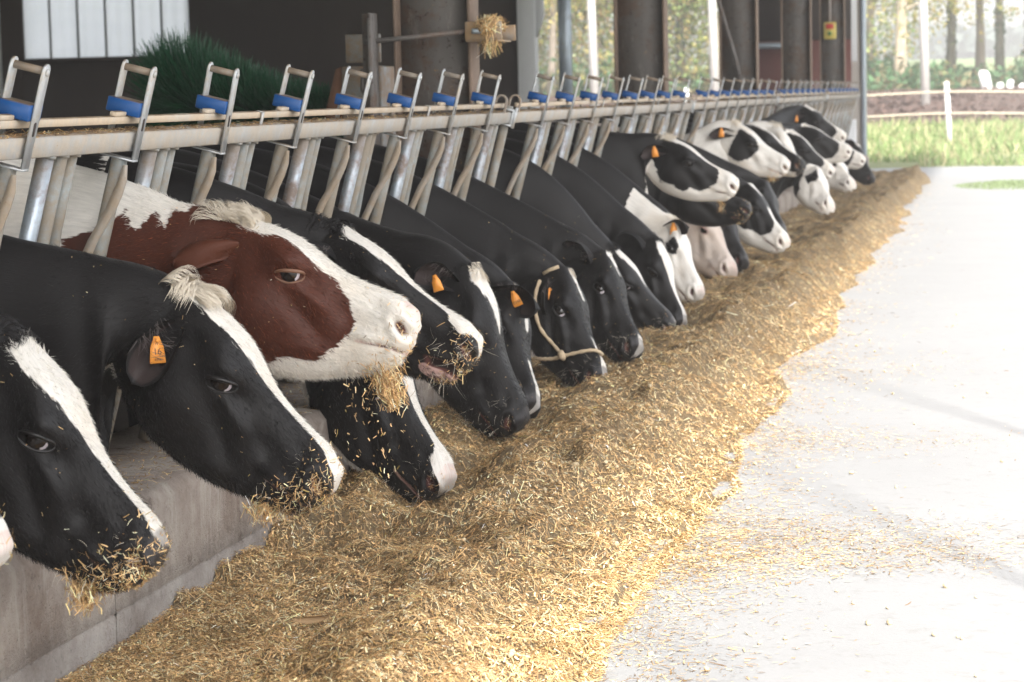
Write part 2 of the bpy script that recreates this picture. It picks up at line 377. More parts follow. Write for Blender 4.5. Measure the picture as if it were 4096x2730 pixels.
# ------------------------------------------------------------------ self-locking feed fence: five panels in a row
TILT = math.radians(15)
FO = np.array([-.026, 0, 1.215]); FN = np.array([math.cos(TILT), 0, -math.sin(TILT)]); FV = np.array([math.sin(TILT), 0, math.cos(TILT)]); FY = np.array([0, 1., 0])
def fp(y, n, v): return FO + FY*y + FN*n + FV*v
M_rail = mat_galv('galvanised_rail', (.38, .4, .41), (.4, .33, .25), 1.0, .2)
M_bar = mat_galv('dusty_lock_bar', (.5, .46, .4), (.5, .39, .27), 1.1, .1)
M_tube = mat_galv('galvanised_tube', (.28, .31, .31), (.22, .17, .115), .95, .35)
M_tube_worn = mat_galv('worn_tube', (.4, .45, .5), (.2, .13, .085), .62, .7)
def soil_top(mat):
    """dry dirt on the upper third of the tubes, where no neck rubs it off"""
    nt = mat.node_tree; b = nt.nodes['Principled BSDF']; src = b.inputs['Base Color'].links[0].from_socket
    g = nt.nodes.new('ShaderNodeNewGeometry'); sp = nt.nodes.new('ShaderNodeSeparateXYZ'); nt.links.new(g.outputs['Position'], sp.inputs[0])
    no = nt.nodes.new('ShaderNodeTexNoise'); no.inputs['Scale'].default_value = 14; no.inputs['Detail'].default_value = 6; nt.links.new(g.outputs['Position'], no.inputs['Vector'])
    ad = nt.nodes.new('ShaderNodeMath'); ad.operation = 'MULTIPLY_ADD'; ad.inputs[1].default_value = .3; nt.links.new(no.outputs['Fac'], ad.inputs[0]); nt.links.new(sp.outputs[2], ad.inputs[2])
    mr = nt.nodes.new('ShaderNodeMapRange'); mr.inputs[1].default_value = 1.24; mr.inputs[2].default_value = 1.33; mr.inputs[4].default_value = .85; nt.links.new(ad.outputs[0], mr.inputs[0])
    mx = nt.nodes.new('ShaderNodeMix'); mx.data_type = 'RGBA'; mx.inputs[7].default_value = (.2, .15, .105, 1); nt.links.new(mr.outputs[0], mx.inputs[0]); nt.links.new(src, mx.inputs[6]); nt.links.new(mx.outputs[2], b.inputs['Base Color'])
    inv = nt.nodes.new('ShaderNodeMapRange'); inv.inputs[3].default_value = .7; inv.inputs[4].default_value = 0; inv.inputs[2].default_value = .85; nt.links.new(mr.outputs[0], inv.inputs[0]); nt.links.new(inv.outputs[0], b.inputs['Metallic'])
soil_top(M_tube_worn)
M_plate = mat_galv('lever_plate', (.52, .54, .55), (.42, .34, .24), .45, .35)
M_grip = mat_galv('grip_bar', (.3, .28, .25), (.27, .2, .14), 1.0, .1)
def mat_blue():
    m = NM('blue_plastic'); v = m.geo(); nz = m.n('ShaderNodeSeparateXYZ'); m.l(m.geo('True Normal'), nz.inputs[0])
    c = m.mix(m.noise(v, 25, 4), (.004, .062, .225), (.007, .085, .29))
    c = m.mix(m.ramp(m.noise(v, 60, 5, .8), .62, .72, 0, .6), c, (.16, .14, .12))
    c = m.mix(m.ramp(nz.outputs[2], .6, .9), c, (.2, .14, .09)); m.base(c, .45); return m.m
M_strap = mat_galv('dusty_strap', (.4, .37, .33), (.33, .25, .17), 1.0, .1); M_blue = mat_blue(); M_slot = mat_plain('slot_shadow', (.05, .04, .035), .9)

def lever_parts(y, th, fin):
    """list of (name, material, mesh, smooth) of one release lever standing at y, tipped along the row by th"""
    def q(dy, n, v): return fp(y + dy + (v+.05)*math.tan(th), n, v)
    out = []
    for n0, nm in ((.034, 'front'), (-.045, 'back')):
        poly = [q(-.019, n0, -.045), q(.019, n0, -.045)] + [q(.02*math.cos(a), n0, .18+.02*math.sin(a)) for a in np.linspace(0, math.pi, 9)]
        mb = MB().prism(poly, FN*.005)
        out.append(('side_plate', M_plate, mb, False))
    mb = MB().prism([q(.007*math.cos(a), .0392, .048+(.005*math.sin(a) + (.012 if math.sin(a) > 0 else -.012))) for a in np.linspace(0, 2*math.pi, 12, endpoint=False)], FN*.0006)  # thin raised dark patch, painted for the shade inside the slot
    out.append(('slot_shade', M_slot, mb, False))
    out.append(('grip_bar', M_grip, MB().tube([q(0, -.04, .182), q(0, .034, .182)], .0095, fin), True))
    a0 = np.linspace(0, 2*math.pi, 6, endpoint=False)
    out.append(('bolt_head', M_plate, MB().prism([q(.009*math.cos(a), .0392, .18+.009*math.sin(a)) for a in a0], FN*.0045), False))
    c = q(.004, -.012, .084); out.append(('blue_stop', M_blue, MB().box(c, FN*.0445, FY*.037 + 0*FV, FV*.019 + FY*.019*math.tan(th), .0025), False))
    # yoke under the rail that carries the swinging tube
    out.append(('yoke', M_plate, MB().box(q(0, -.005, -.047), FN*.045, FY*.019, FV*.0025), False))
    return out
def panel(Y0, first, idx, label):
    root = tag(empty('feed_fence_panel', (0, Y0, .34)), label, 'feed fence', 'feed fence panels along the kerb')
    Y1 = Y0 + 6.02
    fin = 12 if idx < 2 else 8
    def P(nm, mat, mb, smooth=False, parent=root): return mb.build(nm, mat, parent, smooth)
    P('top_rail', M_rail, MB().box(fp((Y0+Y1)/2, 0, 0), FN*.025, FY*(Y1-Y0)/2, FV*.025, .004))
    P('lock_bar', M_bar, MB().box(fp((Y0+Y1)/2, -.004, .052), FN*.009, FY*((Y1-Y0)/2-.05), FV*.0095, .002))
    for k in range(8):
        y = first + .7*k
        th = math.radians([2, 1, -7, 3, 2, 2, 1.5, 1.5][k]) if idx == 0 else math.radians(1.5 + RNG.uniform(-3.5, 3.5))
        o = empty('release_lever', (0, 0, 0)); o.parent = root; o.location = -Vector(root.location)
        for nm, mat, mb, sm in lever_parts(y, th, fin):
            ob = mb.build(nm, mat, None, sm); ob.parent = o
        # lugs on the lock bar, either side of the blue stop
        P('bar_lug', M_bar, MB().box(fp(y-.075, -.004, .068), FN*.009, FY*.036, FV*.006, .002))
        P('bar_lug', M_bar, MB().box(fp(y+.062, -.004, .068), FN*.009, FY*.014, FV*.006, .002))
        # swinging tube with its curved strap
        P('lever_tube', M_tube, MB().tube([fp(y+.0, -.003, -.05), fp(y-.005, -.003, -.3), fp(y-.012, -.003, -.905)], .021, fin), True)
        sv = np.linspace(-.06, -.6, 14); V = []
        for v_ in sv:
            nb_ = np.interp(v_, [-.6, -.5, -.38, -.27, -.18, -.11, -.06], [-.05, -.048, -.04, -.018, .012, .026, .024]); w_ = .0135*min(1, .4 + (-.06-v_)*10)
            for dy in (-.026, -.02):
                V += [fp(y+dy-.012*min(1, -v_), nb_-w_, v_-w_*.25), fp(y+dy-.012*min(1, -v_), nb_+w_, v_+w_*.25)]
        F = []
        for i in range(13):
            a = 4*i; b = a+4
            F += [(a, a+1, b+1, b), (a+2, b+2, b+3, a+3), (a, b, b+2, a+2), (a+1, a+3, b+3, b+1)]
        P('curved_strap', M_strap, MB().add(V, F), False)
        P('strap_clip', M_plate, MB().box(fp(y-.022, -.0, -.6), FN*.03, FY*.006, FV*.014, .002))
        # the group of fixed tubes
        last = (k == 7)
        offs = ((.2, .0215, M_tube_worn), (.29, .0185, M_tube), (.365, .0175, M_tube)) if not last else ((.2, .0215, M_tube_worn), (.31, .019, M_tube))
        for j, (dy, r, mt) in enumerate(offs):
            if j == 2: pts = [fp(y+dy, -.004, -.02), fp(y+dy, -.004, -.22), fp(y+dy+.014, -.004, -.3), fp(y+dy+.016, -.004, -.37), fp(y+dy-.004, -.004, -.45), fp(y+dy-.02, -.004, -.905)]
            else: pts = [fp(y+dy, 0, -.02), fp(y+dy-.004, 0, -.3), fp(y+dy-.006, 0, -.905)]
            P('fixed_tube', mt, MB().tube(pts, r, fin), True)
            P('weld_collar', M_tube, MB().tube([fp(y+dy, 0, -.031), fp(y+dy, 0, -.024)], r+.004, fin), True)
        if k in (2, 5): # little hook that carries the bar
            P('bar_hook', M_plate, MB().box(fp(y+.38, .012, .043), FN*.003, FY*.008, FV*.019, .002).box(fp(y+.38, .004, .063), FN*.011, FY*.008, FV*.002))
    # end post with bracket, U-bolts and latch arches
    ye = Y1 + .03
    P('end_tube', M_tube, MB().tube([fp(ye, 0, .05), fp(ye, 0, -.905)], .02, fin), True)
    P('post_bracket', M_plate, MB().box(fp(ye, .028, .0), FN*.004, FY*.028, FV*.04, .002).box(fp(ye, .0, .034), FN*.03, FY*.03, FV*.004).box(fp(ye, .0, -.034), FN*.034, FY*.036, FV*.004))
    for dy in (-.014, .014): P('u_bolt', M_plate, MB().tube([fp(ye+dy, .037, -.045), fp(ye+dy, .037, .05)], .0045, 6), True)
    for dy in (-.2, .1):
        a = np.linspace(0, math.pi, 9)
        out_ = [fp(ye+dy, .028*math.cos(t), .07+.032*math.sin(t)) for t in a]; inn = [fp(ye+dy, .02*math.cos(t), .07+.024*math.sin(t)) for t in a]
        V = [fp(ye+dy, .028, .025)] + out_ + [fp(ye+dy, -.028, .025)]; W = [fp(ye+dy, .02, .025)] + inn + [fp(ye+dy, -.02, .025)]
        n = len(V); VV = V + W + [p + FY*.02 for p in V] + [p + FY*.02 for p in W]
        F = []
        for i in range(n-1):
            F += [(i, i+1, n+i+1, n+i), (2*n+i, 3*n+i, 3*n+i+1, 2*n+i+1), (i, 2*n+i, 2*n+i+1, i+1), (n+i, n+i+1, 3*n+i+1, 3*n+i)]
        P('latch_arch', M_grip, MB().add(VV, F))
    return root
PLAB = ['galvanised feed fence panel nearest the camera, beside the red and white cow',
        'second galvanised feed fence panel, between the first and second steel columns',
        'third feed fence panel, between the second and third steel columns',
        'fourth feed fence panel, between the third and fourth steel columns',
        'farthest feed fence panel, reaching the weathered barn end post']
for i in range(5):
    panel(4.5 + 6.11*i if i == 0 else 10.62 + 6.11*(i-1) + .05, 5.12 + 6.11*i, i, PLAB[i])

# ------------------------------------------------------------------ cows
def mat_coat(name, dark, white=(.8, .76, .7), skin=(.62, .4, .34), dust=.0):
    m = NM(name); fl = m.attr('flow', 'Vector'); v = m.coord('Object')
    hair = m.noise(m.map(fl, (14, 130, 1)), 1.0, 4, .65); fine = m.noise(m.map(fl, (60, 420, 1)), 1.0, 3, .7)
    big = m.noise(v, 5, 5, .6); edge = m.noise(m.map(fl, (16, 75, 1)), 1.0, 3, .6)
    sd = m.math('ADD', m.attr('white'), m.math('MULTIPLY', m.math('SUBTRACT', edge, .5), .042))
    sd = m.math('ADD', sd, m.math('MULTIPLY', m.math('SUBTRACT', big, .5), .012))
    w = m.ramp(sd, -.0025, .0025)
    dk = m.mix(big, tuple(x*.75 for x in dark), tuple(x*1.35 for x in dark)); dk = m.mix(m.ramp(fine, .58, .8, 0, .55), dk, tuple(min(1, x*2.2+.01) for x in dark))
    wh = m.mix(m.ramp(hair, .35, .7), tuple(x*.8 for x in white), white); wh = m.mix(m.ramp(big, .5, .75, 0, .5), wh, (white[0]*.9, white[1]*.8, white[2]*.68))
    c = m.mix(w, dk, wh)
    sk = m.mix(m.noise(v, 40, 4, .7), tuple(x*.8 for x in skin), tuple(min(1, x*1.15) for x in skin))
    sk = m.mix(m.ramp(m.noise(v, 26, 4, .8), .6, .68, 0, .6), sk, (.1, .075, .07))
    ss = m.ramp(m.math('ADD', m.attr('skin'), m.math('MULTIPLY', m.math('SUBTRACT', edge, .5), .25)), .42, .6)
    c = m.mix(ss, c, sk)
    ds = m.ramp(m.math('ADD', m.attr('dark_skin'), m.math('MULTIPLY', m.math('SUBTRACT', big, .5), .3)), .4, .6)
    c = m.mix(ds, c, m.mix(m.noise(v, 60, 3), (.03, .026, .027), (.075, .066, .066)))
    no = m.attr('nostril'); c = m.mix(m.ramp(no, .35, .6), c, (.1, .035, .03)); c = m.mix(m.ramp(no, .72, .95), c, (.012, .006, .006))  # dark painted into nostril holes and mouth gap for the shade in them
    ey = m.attr('lid'); c = m.mix(m.ramp(ey, .45, .7), c, tuple(min(1, x*1.2+.012) for x in dark))
    m.base(c, m.ramp(ds, 0, 1, .5, .32), 0, .26)
    m.b.inputs['Sheen Weight'].default_value = .04; m.b.inputs['Sheen Roughness'].default_value = .5
    wr = m.noise(m.map(fl, (11, 5, 1)), 1., 3, .5)
    h = m.math('ADD', m.math('MULTIPLY', hair, .5), m.math('MULTIPLY', fine, .35)); h = m.math('ADD', h, m.math('MULTIPLY', wr, .6))
    h = m.math('ADD', h, m.math('MULTIPLY', m.noise(v, 130, 2), m.math('MULTIPLY', m.math('ADD', ss, ds), .5)))
    m.bump(h, .005, .5); return m.m
BLACK = (.0085, .0075, .0078); REDC = (.066, .017, .008)
COATS = {'black': mat_coat('black_white_coat', BLACK), 'blackd': mat_coat('black_white_coat_dark_nose', BLACK, skin=(.5, .33, .3)),
         'red': mat_coat('red_white_coat', REDC), 'pale': mat_coat('pale_pink_coat', BLACK, (.7, .6, .53), (.6, .38, .32))}
def mat_hair(name, c, var=.3):
    m = NM(name); f = m.noise(m.geo(), 40, 3)
    m.base(m.mix(f, tuple(x*(1-var) for x in c), tuple(min(1, x*(1+var)) for x in c)), .55, 0, .3); return m.m
M_hair_w = mat_hair('white_hair', (.72, .64, .52), .18); M_hair_b = mat_hair('black_hair', (.014, .012, .012)); M_hair_r = mat_hair('red_hair', (.12, .04, .02))
def mat_ear(name, outer, inner):
    m = NM(name); a = m.attr('inner'); f = m.noise(m.coord('Object'), 30, 4)
    c = m.mix(m.ramp(m.math('ADD', a, m.math('MULTIPLY', m.math('SUBTRACT', f, .5), .5)), .3, .7), outer, m.mix(f, tuple(x*.5 for x in inner), inner))
    m.base(c, .65, 0, .3); m.bump(m.noise(m.coord('Object'), 160, 3), .003, .5); return m.m
EARM = {'black': mat_ear('black_ear', (.013, .012, .012), (.05, .035, .033)), 'red': mat_ear('red_ear', (.085, .024, .011), (.13, .05, .03)), 'white': mat_ear('white_ear', (.66, .58, .5), (.6, .4, .34))}
M_eye = NM('cow_eye'); _a = M_eye.attr('sclera')
M_eye.base(M_eye.mix(M_eye.ramp(_a, .45, .55), (.012, .009, .008), (.62, .56, .6)), .08, 0, .6); M_eye = M_eye.m
M_lid_b = mat_plain('dark_eyelid', (.011, .0095, .0095), .4); M_lid_r = mat_plain('brown_eyelid', (.17, .08, .045), .5); M_lid_p = mat_plain('pink_eyelid', (.5, .33, .29), .5)
M_tag = mat_plain('orange_tag', (.78, .3, .045), .45, 0, .08); M_ink = mat_plain('tag_ink', (.06, .03, .02), .6)
M_rope = mat_plain('jute_rope', (.5, .39, .26), .9, 0, .3, 60)

def spline(x, y, xi):
    """natural cubic through (x, y[..]) evaluated at xi"""
    x = np.asarray(x, float); y = np.asarray(y, float); n = len(x); h = np.diff(x)
    A = np.eye(n); B = np.zeros_like(y)
    for i in range(1, n-1):
        A[i, i-1] = h[i-1]; A[i, i] = 2*(h[i-1]+h[i]); A[i, i+1] = h[i]
        B[i] = 6*((y[i+1]-y[i])/h[i] - (y[i]-y[i-1])/h[i-1])
    Mm = np.linalg.solve(A, B.reshape(n, -1)).reshape(y.shape)
    k = np.clip(np.searchsorted(x, xi) - 1, 0, n-2); xi = np.asarray(xi, float)
    sh = (-1,) + (1,)*(y.ndim-1)
    a = ((x[k+1]-xi)/h[k]).reshape(sh); b = ((xi-x[k])/h[k]).reshape(sh); hh = h[k].reshape(sh)
    return a*y[k] + b*y[k+1] + ((a**3-a)*Mm[k] + (b**3-b)*Mm[k+1])*hh**2/6
# control cage of the head: stations along the forehead line, eight half-ring points (half width, height), unit = head length
HU = [0, .1, .2, .3, .4, .5, .6, .7, .8, .88, .95, 1.0, 1.03]
HW = [[0, .075, .115, .125, .13, .105, .07, 0], [0, .105, .155, .155, .15, .12, .072, 0], [0, .125, .19, .18, .172, .135, .075, 0],
      [0, .13, .208, .198, .175, .136, .075, 0], [0, .11, .178, .178, .166, .128, .07, 0], [0, .085, .138, .155, .15, .118, .065, 0],
      [0, .07, .11, .132, .133, .103, .058, 0], [0, .062, .095, .114, .115, .09, .052, 0], [0, .066, .1, .117, .113, .088, .052, 0],
      [0, .078, .12, .134, .122, .09, .055, 0], [0, .078, .122, .133, .115, .084, .052, 0], [0, .066, .104, .112, .1, .074, .046, 0], [0, .026, .042, .046, .04, .03, .018, 0]]
ZT = [.0, .016, .024, .022, .008, -.01, -.016, -.012, -.002, .005, -.006, -.04, -.115]
Z1 = [-.015, .004, .014, .016, .002, -.014, -.02, -.016, -.006, -.004, -.016, -.047, -.118]
Z2 = [-.075, -.06, -.052, -.048, -.052, -.05, -.048, -.043, -.04, -.048, -.06, -.08, -.126]
ZB = [-.49, -.53, -.555, -.565, -.556, -.536, -.506, -.462, -.405, -.36, -.318, -.265, -.2]
HZ = []
for a_, b_, c_, d_, u_ in zip(ZT, Z1, Z2, ZB, HU):
    r_ = d_ - c_; HZ.append([a_, b_, c_, c_ + r_*.2, c_ + r_*.47, c_ + r_*.75, c_ + r_*.94, d_])
HU = np.array(HU); HC = np.stack([np.array(HW), np.array(HZ)], -1)
def half_rings(C, nh):
    """C (n,8,2) control half rings -> (n, nh+1, 2); smooth across the mid plane"""
    k = np.arange(-3, 11.)
    ext = np.concatenate([C[:, 3:0:-1]*[-1, 1], C, C[:, 6:3:-1]*[-1, 1]], 1)
    t = np.linspace(0, 7, nh+1)
    return spline(k, np.swapaxes(ext, 0, 1), t).swapaxes(0, 1)
def seg_sd(P, poly):
    """signed distance (positive inside) of points P (n,2) to a polygon"""
    poly = np.asarray(poly, float); d = np.full(len(P), 1e9); ins = np.zeros(len(P), bool)
    for a, b in zip(poly, np.roll(poly, -1, 0)):
        e = b-a; w = P-a; t = np.clip((w@e)/(e@e+1e-12), 0, 1); d = np.minimum(d, np.linalg.norm(w - t[:, None]*e, axis=1))
        c = ((a[1] <= P[:, 1]) != (b[1] <= P[:, 1])); x = a[0] + (P[:, 1]-a[1])*(b[0]-a[0])/((b[1]-a[1]) + 1e-12)
        ins ^= c & (P[:, 0] < x)
    return np.where(ins, d, -d)

def strands(roots, dirs, lengths, width, curl, nseg=5, down=.0):
    """hair ribbons: (n,3) roots and directions"""
    n = len(roots); V = []; T = np.linspace(0, 1, nseg+1)
    side = np.cross(dirs, RNG.standard_normal((n, 3))); side /= np.linalg.norm(side, axis=1)[:, None] + 1e-9
    c = RNG.standard_normal((n, 3)); c -= dirs*np.sum(c*dirs, 1)[:, None]; c /= np.linalg.norm(c, axis=1)[:, None] + 1e-9
    c = c + curl[1]; cl = curl[0]
    P = []
    for t in T:
        p = roots + dirs*(lengths*t)[:, None] + c*(lengths*cl*t*t)[:, None] - np.array([0, 0, 1.])*(lengths*down*t*t)[:, None]
        w = width*(1 - t**2*.85)
        P.append(p - side*w); P.append(p + side*w)
    V = np.stack(P, 1).reshape(-1, 3); m = 2*(nseg+1)
    base = np.arange(n)[:, None]*m; F = []
    for i in range(nseg):
        F.append(base + np.array([[2*i, 2*i+1, 2*i+3, 2*i+2]]))
    return V, np.concatenate(F)

M_fur = NM('fur'); M_fur.base(M_fur.attr('col', 'Color'), .6, 0, .25); M_fur = M_fur.m
SPECK = []
CRUMB = []   # straw sticking to muzzles, gathered for one mesh
def make_cow(c):
    det = c.get('det', 1); nh = {1: 44, 2: 30, 3: 20}[det]; nu = {1: 116, 2: 76, 3: 46}[det]; nb = {1: 84, 2: 56, 3: 36}[det]
    Pp = np.array(c['poll']); Pm = np.array(c['muz']); L = float(np.linalg.norm(Pm-Pp))
    ex = (Pm-Pp)/L
    pt_ = math.atan2(-ex[2], ex[0]); ref = np.array([math.sin(pt_), 0, math.cos(pt_)]); ez = ref - ex*np.dot(ref, ex); ez /= np.linalg.norm(ez); ey = np.cross(ez, ex)
    ro = math.radians(c.get('roll', 0)); ey, ez = ey*math.cos(ro) + ez*math.sin(ro), ez*math.cos(ro) - ey*math.sin(ro)
    R = np.stack([ex, ey, ez], 1)
    wide = c.get('wide', RNG.uniform(.95, 1.07)); deep = c.get('deep', RNG.uniform(.95, 1.06))
    # ---- head grid in head units
    q = np.linspace(0, 1, nu); uu = 1.03*(q + .09*np.sin(2*np.pi*q)/(2*np.pi)*-1); uu = uu[::-1]        # muzzle first
    C = spline(HU, HC, uu); H = half_rings(C, nh)
    H[..., 0] = np.maximum(H[..., 0], 0)*wide; H[..., 1] = H[..., 1]*np.where(H[..., 1] < 0, deep, 1)
    na = 2*nh
    def full(Hr): return np.concatenate([Hr*[-1, 1], (Hr[:, -2:0:-1])], 1)         # right side first (negative lateral), then left
    Fh = full(H); G = np.stack([np.repeat(uu[:, None], na, 1), Fh[..., 0], Fh[..., 1]], -1)
    tt = np.concatenate([np.linspace(0, 1, nh+1), np.linspace(1, 0, nh+1)[1:-1]])
    T = np.repeat(tt[None], nu, 0)
    def normals(G):
        du = np.gradient(G, axis=0); dv = np.roll(G, -1, 1) - np.roll(G, 1, 1); N = np.cross(du, dv); N /= np.linalg.norm(N, axis=2)[..., None] + 1e-9
        s_ = np.sum(N*(G - np.array([0, 0, -.2])) * [0, 1, 1]); return N if s_ > 0 else -N
    N = normals(G); U, W_, Z = G[..., 0], G[..., 1], G[..., 2]; A = np.abs(W_)
    lat = np.clip(A/.08, 0, 1)
    def gs(u0, z0, ru, rz, ang=0.):
        du, dz = U-u0, Z-z0; ca, sa = math.cos(ang), math.sin(ang); a = (du*ca + dz*sa)/ru; b = (-du*sa + dz*ca)/rz; return np.exp(-(a*a+b*b))*lat
    D = .034*gs(.37, -.11, .08, .06) - .042*gs(.385, -.14, .045, .034) + .026*gs(.35, -.072, .06, .025) - .024*gs(.48, -.12, .06, .05) - .014*gs(.22, -.13, .07, .06)      # orbit, socket, brow
    D += .03*gs(.3, -.38, .13, .12) - .03*gs(.53, -.29, .15, .04, -.4) + .026*gs(.54, -.19, .14, .032, -.22) - .022*gs(.7, -.19, .08, .05) + .014*gs(.6, -.42, .14, .035, .35) - .012*gs(.16, -.4, .03, .16, .25)  # cheek, crest groove
    D += -.009*gs(.12, -.33, .05, .13, .3) + .014*gs(.82, -.24, .06, .04) - .012*gs(.83, -.075, .05, .03)
    D += -.010*np.exp(-((U-.16)/.07)**2)*np.exp(-(A/.045)**2)*(Z > -.08) + .012*np.exp(-((U-.01)/.05)**2)*np.exp(-(A/.06)**2)*(Z > -.1)
    # nostrils: comma shaped, either side of the nose
    nd = np.sqrt(((U-.972)/1.35)**2 + ((Z+.118 + .3*(U-.972))/.8)**2) + (A < .035)*.2
    nos = np.exp(-(nd/.035)**2); D += -.045*np.exp(-(nd/.03)**2) + .013*np.exp(-((nd-.056)/.02)**2)*lat
    # mouth line and lips
    zm = -.225 - .05*np.clip((.97-U)/.2, 0, 1) - .02*np.clip((.8-U)/.1, 0, 1)
    mouth = np.exp(-((Z-zm)/.009)**2)*np.clip((U-.715)/.03, 0, 1)*np.clip((1.03-U)/.01, 0, 1)
    D += -.013*mouth + .008*np.exp(-((Z-zm-.03)/.02)**2)*np.clip((U-.76)/.08, 0, 1)*lat
    G = G + N*D[..., None]
    op = c.get('open', 0.)
    if op:
        low = np.clip((zm-Z)/.008, 0, 1)*np.clip((U-.55)/.15, 0, 1); a = op*low
        du, dz = G[..., 0]-.3, G[..., 2]+.3
        G[..., 0], G[..., 2] = .3 + du*np.cos(a) + dz*np.sin(a), -.3 - du*np.sin(a) + dz*np.cos(a)
        mouth = np.maximum(mouth, np.exp(-((Z-zm)/.014)**2)*np.clip((U-.7)/.05, 0, 1))
    N = normals(G)
    Hw = Pp + (G*L)@R.T; Nw = N@R.T
    # ---- neck and body rings
    hh0 = .25*L; c0 = Pp + R@np.array([0, 0, -.245*L*deep])
    yn = c['yn']; cz = c.get('crest', .9); wz = c.get('withers', 1.16); hx = .19
    by = yn + c.get('bdy', 0.)
    K = np.array([c0, [-.08, yn, cz-hx], [-.75, by, wz-.33], [-1.3, by, wz-.37], [-2.05, by + c.get('bdy2', 0), wz-.38], [-2.42, by + c.get('bdy2', 0), wz-.36]])
    mid = (K[0]+K[1])/2 + np.array([0, 0, c.get('sag', -.01)]); K = np.insert(K, 1, mid, 0)
    hh = np.array([.245*L*deep, .165, hx, .325, .37, .36, .12]); hb = np.array([.245*L*deep, c.get('hm', .25), c.get('hf', .34), .4, .42, .36, .12]); hw = np.array([.13*L*wide, .088, .088, .2, .32, .28, .1])
    ch = np.concatenate([[0], np.cumsum(np.linalg.norm(np.diff(K, axis=0), axis=1))])
    sn = ch[2]; s1 = np.concatenate([np.linspace(0, sn, int(nb*.5), endpoint=False), np.linspace(sn, ch[-1], nb - int(nb*.5))])[1:]
    Cc = spline(ch, K, s1); Hh, Hb, Hw_ = np.interp(s1, ch, hh), np.interp(s1, np.insert(ch, 1, sn*.2), np.insert(hb, 1, hb[0] + (hb[1]-hb[0])*.75)), np.interp(s1, ch, hw)
    ws = np.exp(-((s1[:, None]-s1[None])/(.16*sn))**2)*np.gradient(s1)[None]; ws /= ws.sum(1)[:, None]; fix = np.clip(np.minimum(s1/(.3*sn), (ch[-1]-s1)/.25), 0, 1)
    Hh, Hb, Hw_ = Hh + (ws@Hh - Hh)*fix, Hb + (ws@Hb - Hb)*fix, Hw_ + (ws@Hw_ - Hw_)*fix
    Tn = np.gradient(Cc, s1, axis=0); Tn /= np.linalg.norm(Tn, axis=1)[:, None]
    bl = np.clip(s1/(sn*.36), 0, 1); bl = bl*bl*(3-2*bl)
    nn = -ex[None]*(1-bl)[:, None] + Tn*bl[:, None]; nn /= np.linalg.norm(nn, axis=1)[:, None]
    upv = ez[None]*(1-bl)[:, None] + np.array([0, 0, 1.])*bl[:, None]; upv = upv - nn*np.sum(upv*nn, 1)[:, None]; upv /= np.linalg.norm(upv, axis=1)[:, None]
    lt = np.cross(nn, upv)                     # points to the cow's left (nn runs backwards)
    lt = -np.cross(upv, nn)
    if np.dot(lt[0], ey) < 0: lt = -lt
    th = tt*math.pi
    el_z = np.cos(th); el_w = np.sin(th)**.9*(1 - .28*np.clip(np.cos(th), 0, 1)**2*0 - .25*(np.cos(th) > 0)*np.cos(th))
    sgn = np.concatenate([-np.ones(nh+1), np.ones(nh-1)])
    h0 = H[-1]; h0z = (h0[:, 1] + .245*deep)/(.245*deep); h0w = h0[:, 0]/(.13*wide)
    f0z = np.concatenate([h0z, h0z[-2:0:-1]]); f0w = np.concatenate([h0w, h0w[-2:0:-1]])
    b2 = np.clip(s1/(sn*.5), 0, 1)[:, None]; sz = f0z[None]*(1-b2) + el_z[None]*b2; sw = f0w[None]*(1-b2) + np.maximum(el_w, 0)[None]*b2
    fold = 0.011*np.sin(s1[:, None]*55 + 6*tt[None] + yn)*np.exp(-((s1[:, None]/sn-.25)/.22)**2)*np.clip((tt[None]-.3)*3, 0, 1)
    B = Cc[:, None] + upv[:, None]*(np.where(sz > 0, sz*Hh[:, None], sz*Hb[:, None]))[..., None] + lt[:, None]*(sw*sgn[None]*(Hw_[:, None] + fold))[..., None]
    if c.get('dewlap', 1):
        dl = .035*np.exp(-((s1/sn-.45)/.4)**2)[:, None]*np.clip((tt[None]-.86)/.14, 0, 1); B = B - upv[:, None]*dl[..., None]
    V = np.concatenate([Hw, B], 0); nr = len(V)
    S_ = np.concatenate([U, np.repeat((-s1/L)[:, None], na, 1)], 0); TT = np.concatenate([T, np.repeat(tt[None], len(s1), 0)], 0)
    flat = V.reshape(-1, 3); n0 = len(flat)
    i = np.arange(nr-1)[:, None]*na; k = np.arange(na)[None]; k2 = (k+1) % na
    F = np.stack([i+k, i+k2, i+na+k2, i+na+k], -1).reshape(-1, 4)
    tip = V[0].mean(0); tail = V[-1].mean(0); flat = np.concatenate([flat, [tip, tail]])
    kk = np.arange(na); F3 = np.concatenate([np.stack([np.full(na, n0), (kk+1) % na, kk], -1), np.stack([np.full(na, n0+1), (nr-1)*na+kk, (nr-1)*na+(kk+1) % na], -1)])
    # ---- coat
    Puv = np.stack([S_.ravel()*L, TT.ravel()*.42], -1); right = np.tile(sgn < 0, nr)
    wsd = np.full(n0, -.3)
    for side, polys in (('b', c.get('white', [])), ('r', c.get('white_r', [])), ('l', c.get('white_l', []))):
        for pl in polys:
            d = seg_sd(Puv, [(a*L, b*.42 if b > 0 else -.2) for a, b in pl]); d = np.where(right | (side != 'r'), d, -.3) if side != 'l' else np.where(right, -.3, d)
            wsd = np.maximum(wsd, d)
    for pl in c.get('dark', []):
        d = seg_sd(Puv, [(a*L, b*.42 if b > 0 else -.2) for a, b in pl]); wsd = np.minimum(wsd, -d)
    bp = c.get('body', None)
    if bp is not None:
        bs = (S_.ravel()*L < -(sn+.25)); nz = np.sin(flat[:n0, 0]*bp[0]+bp[1])*np.cos(flat[:n0, 2]*bp[2]+bp[1]*2) + .35*np.sin(flat[:n0, 0]*11+flat[:n0, 2]*7+bp[1]) + bp[3]
        wsd = np.where(bs, np.clip(nz*.1, -.3, .3), wsd)
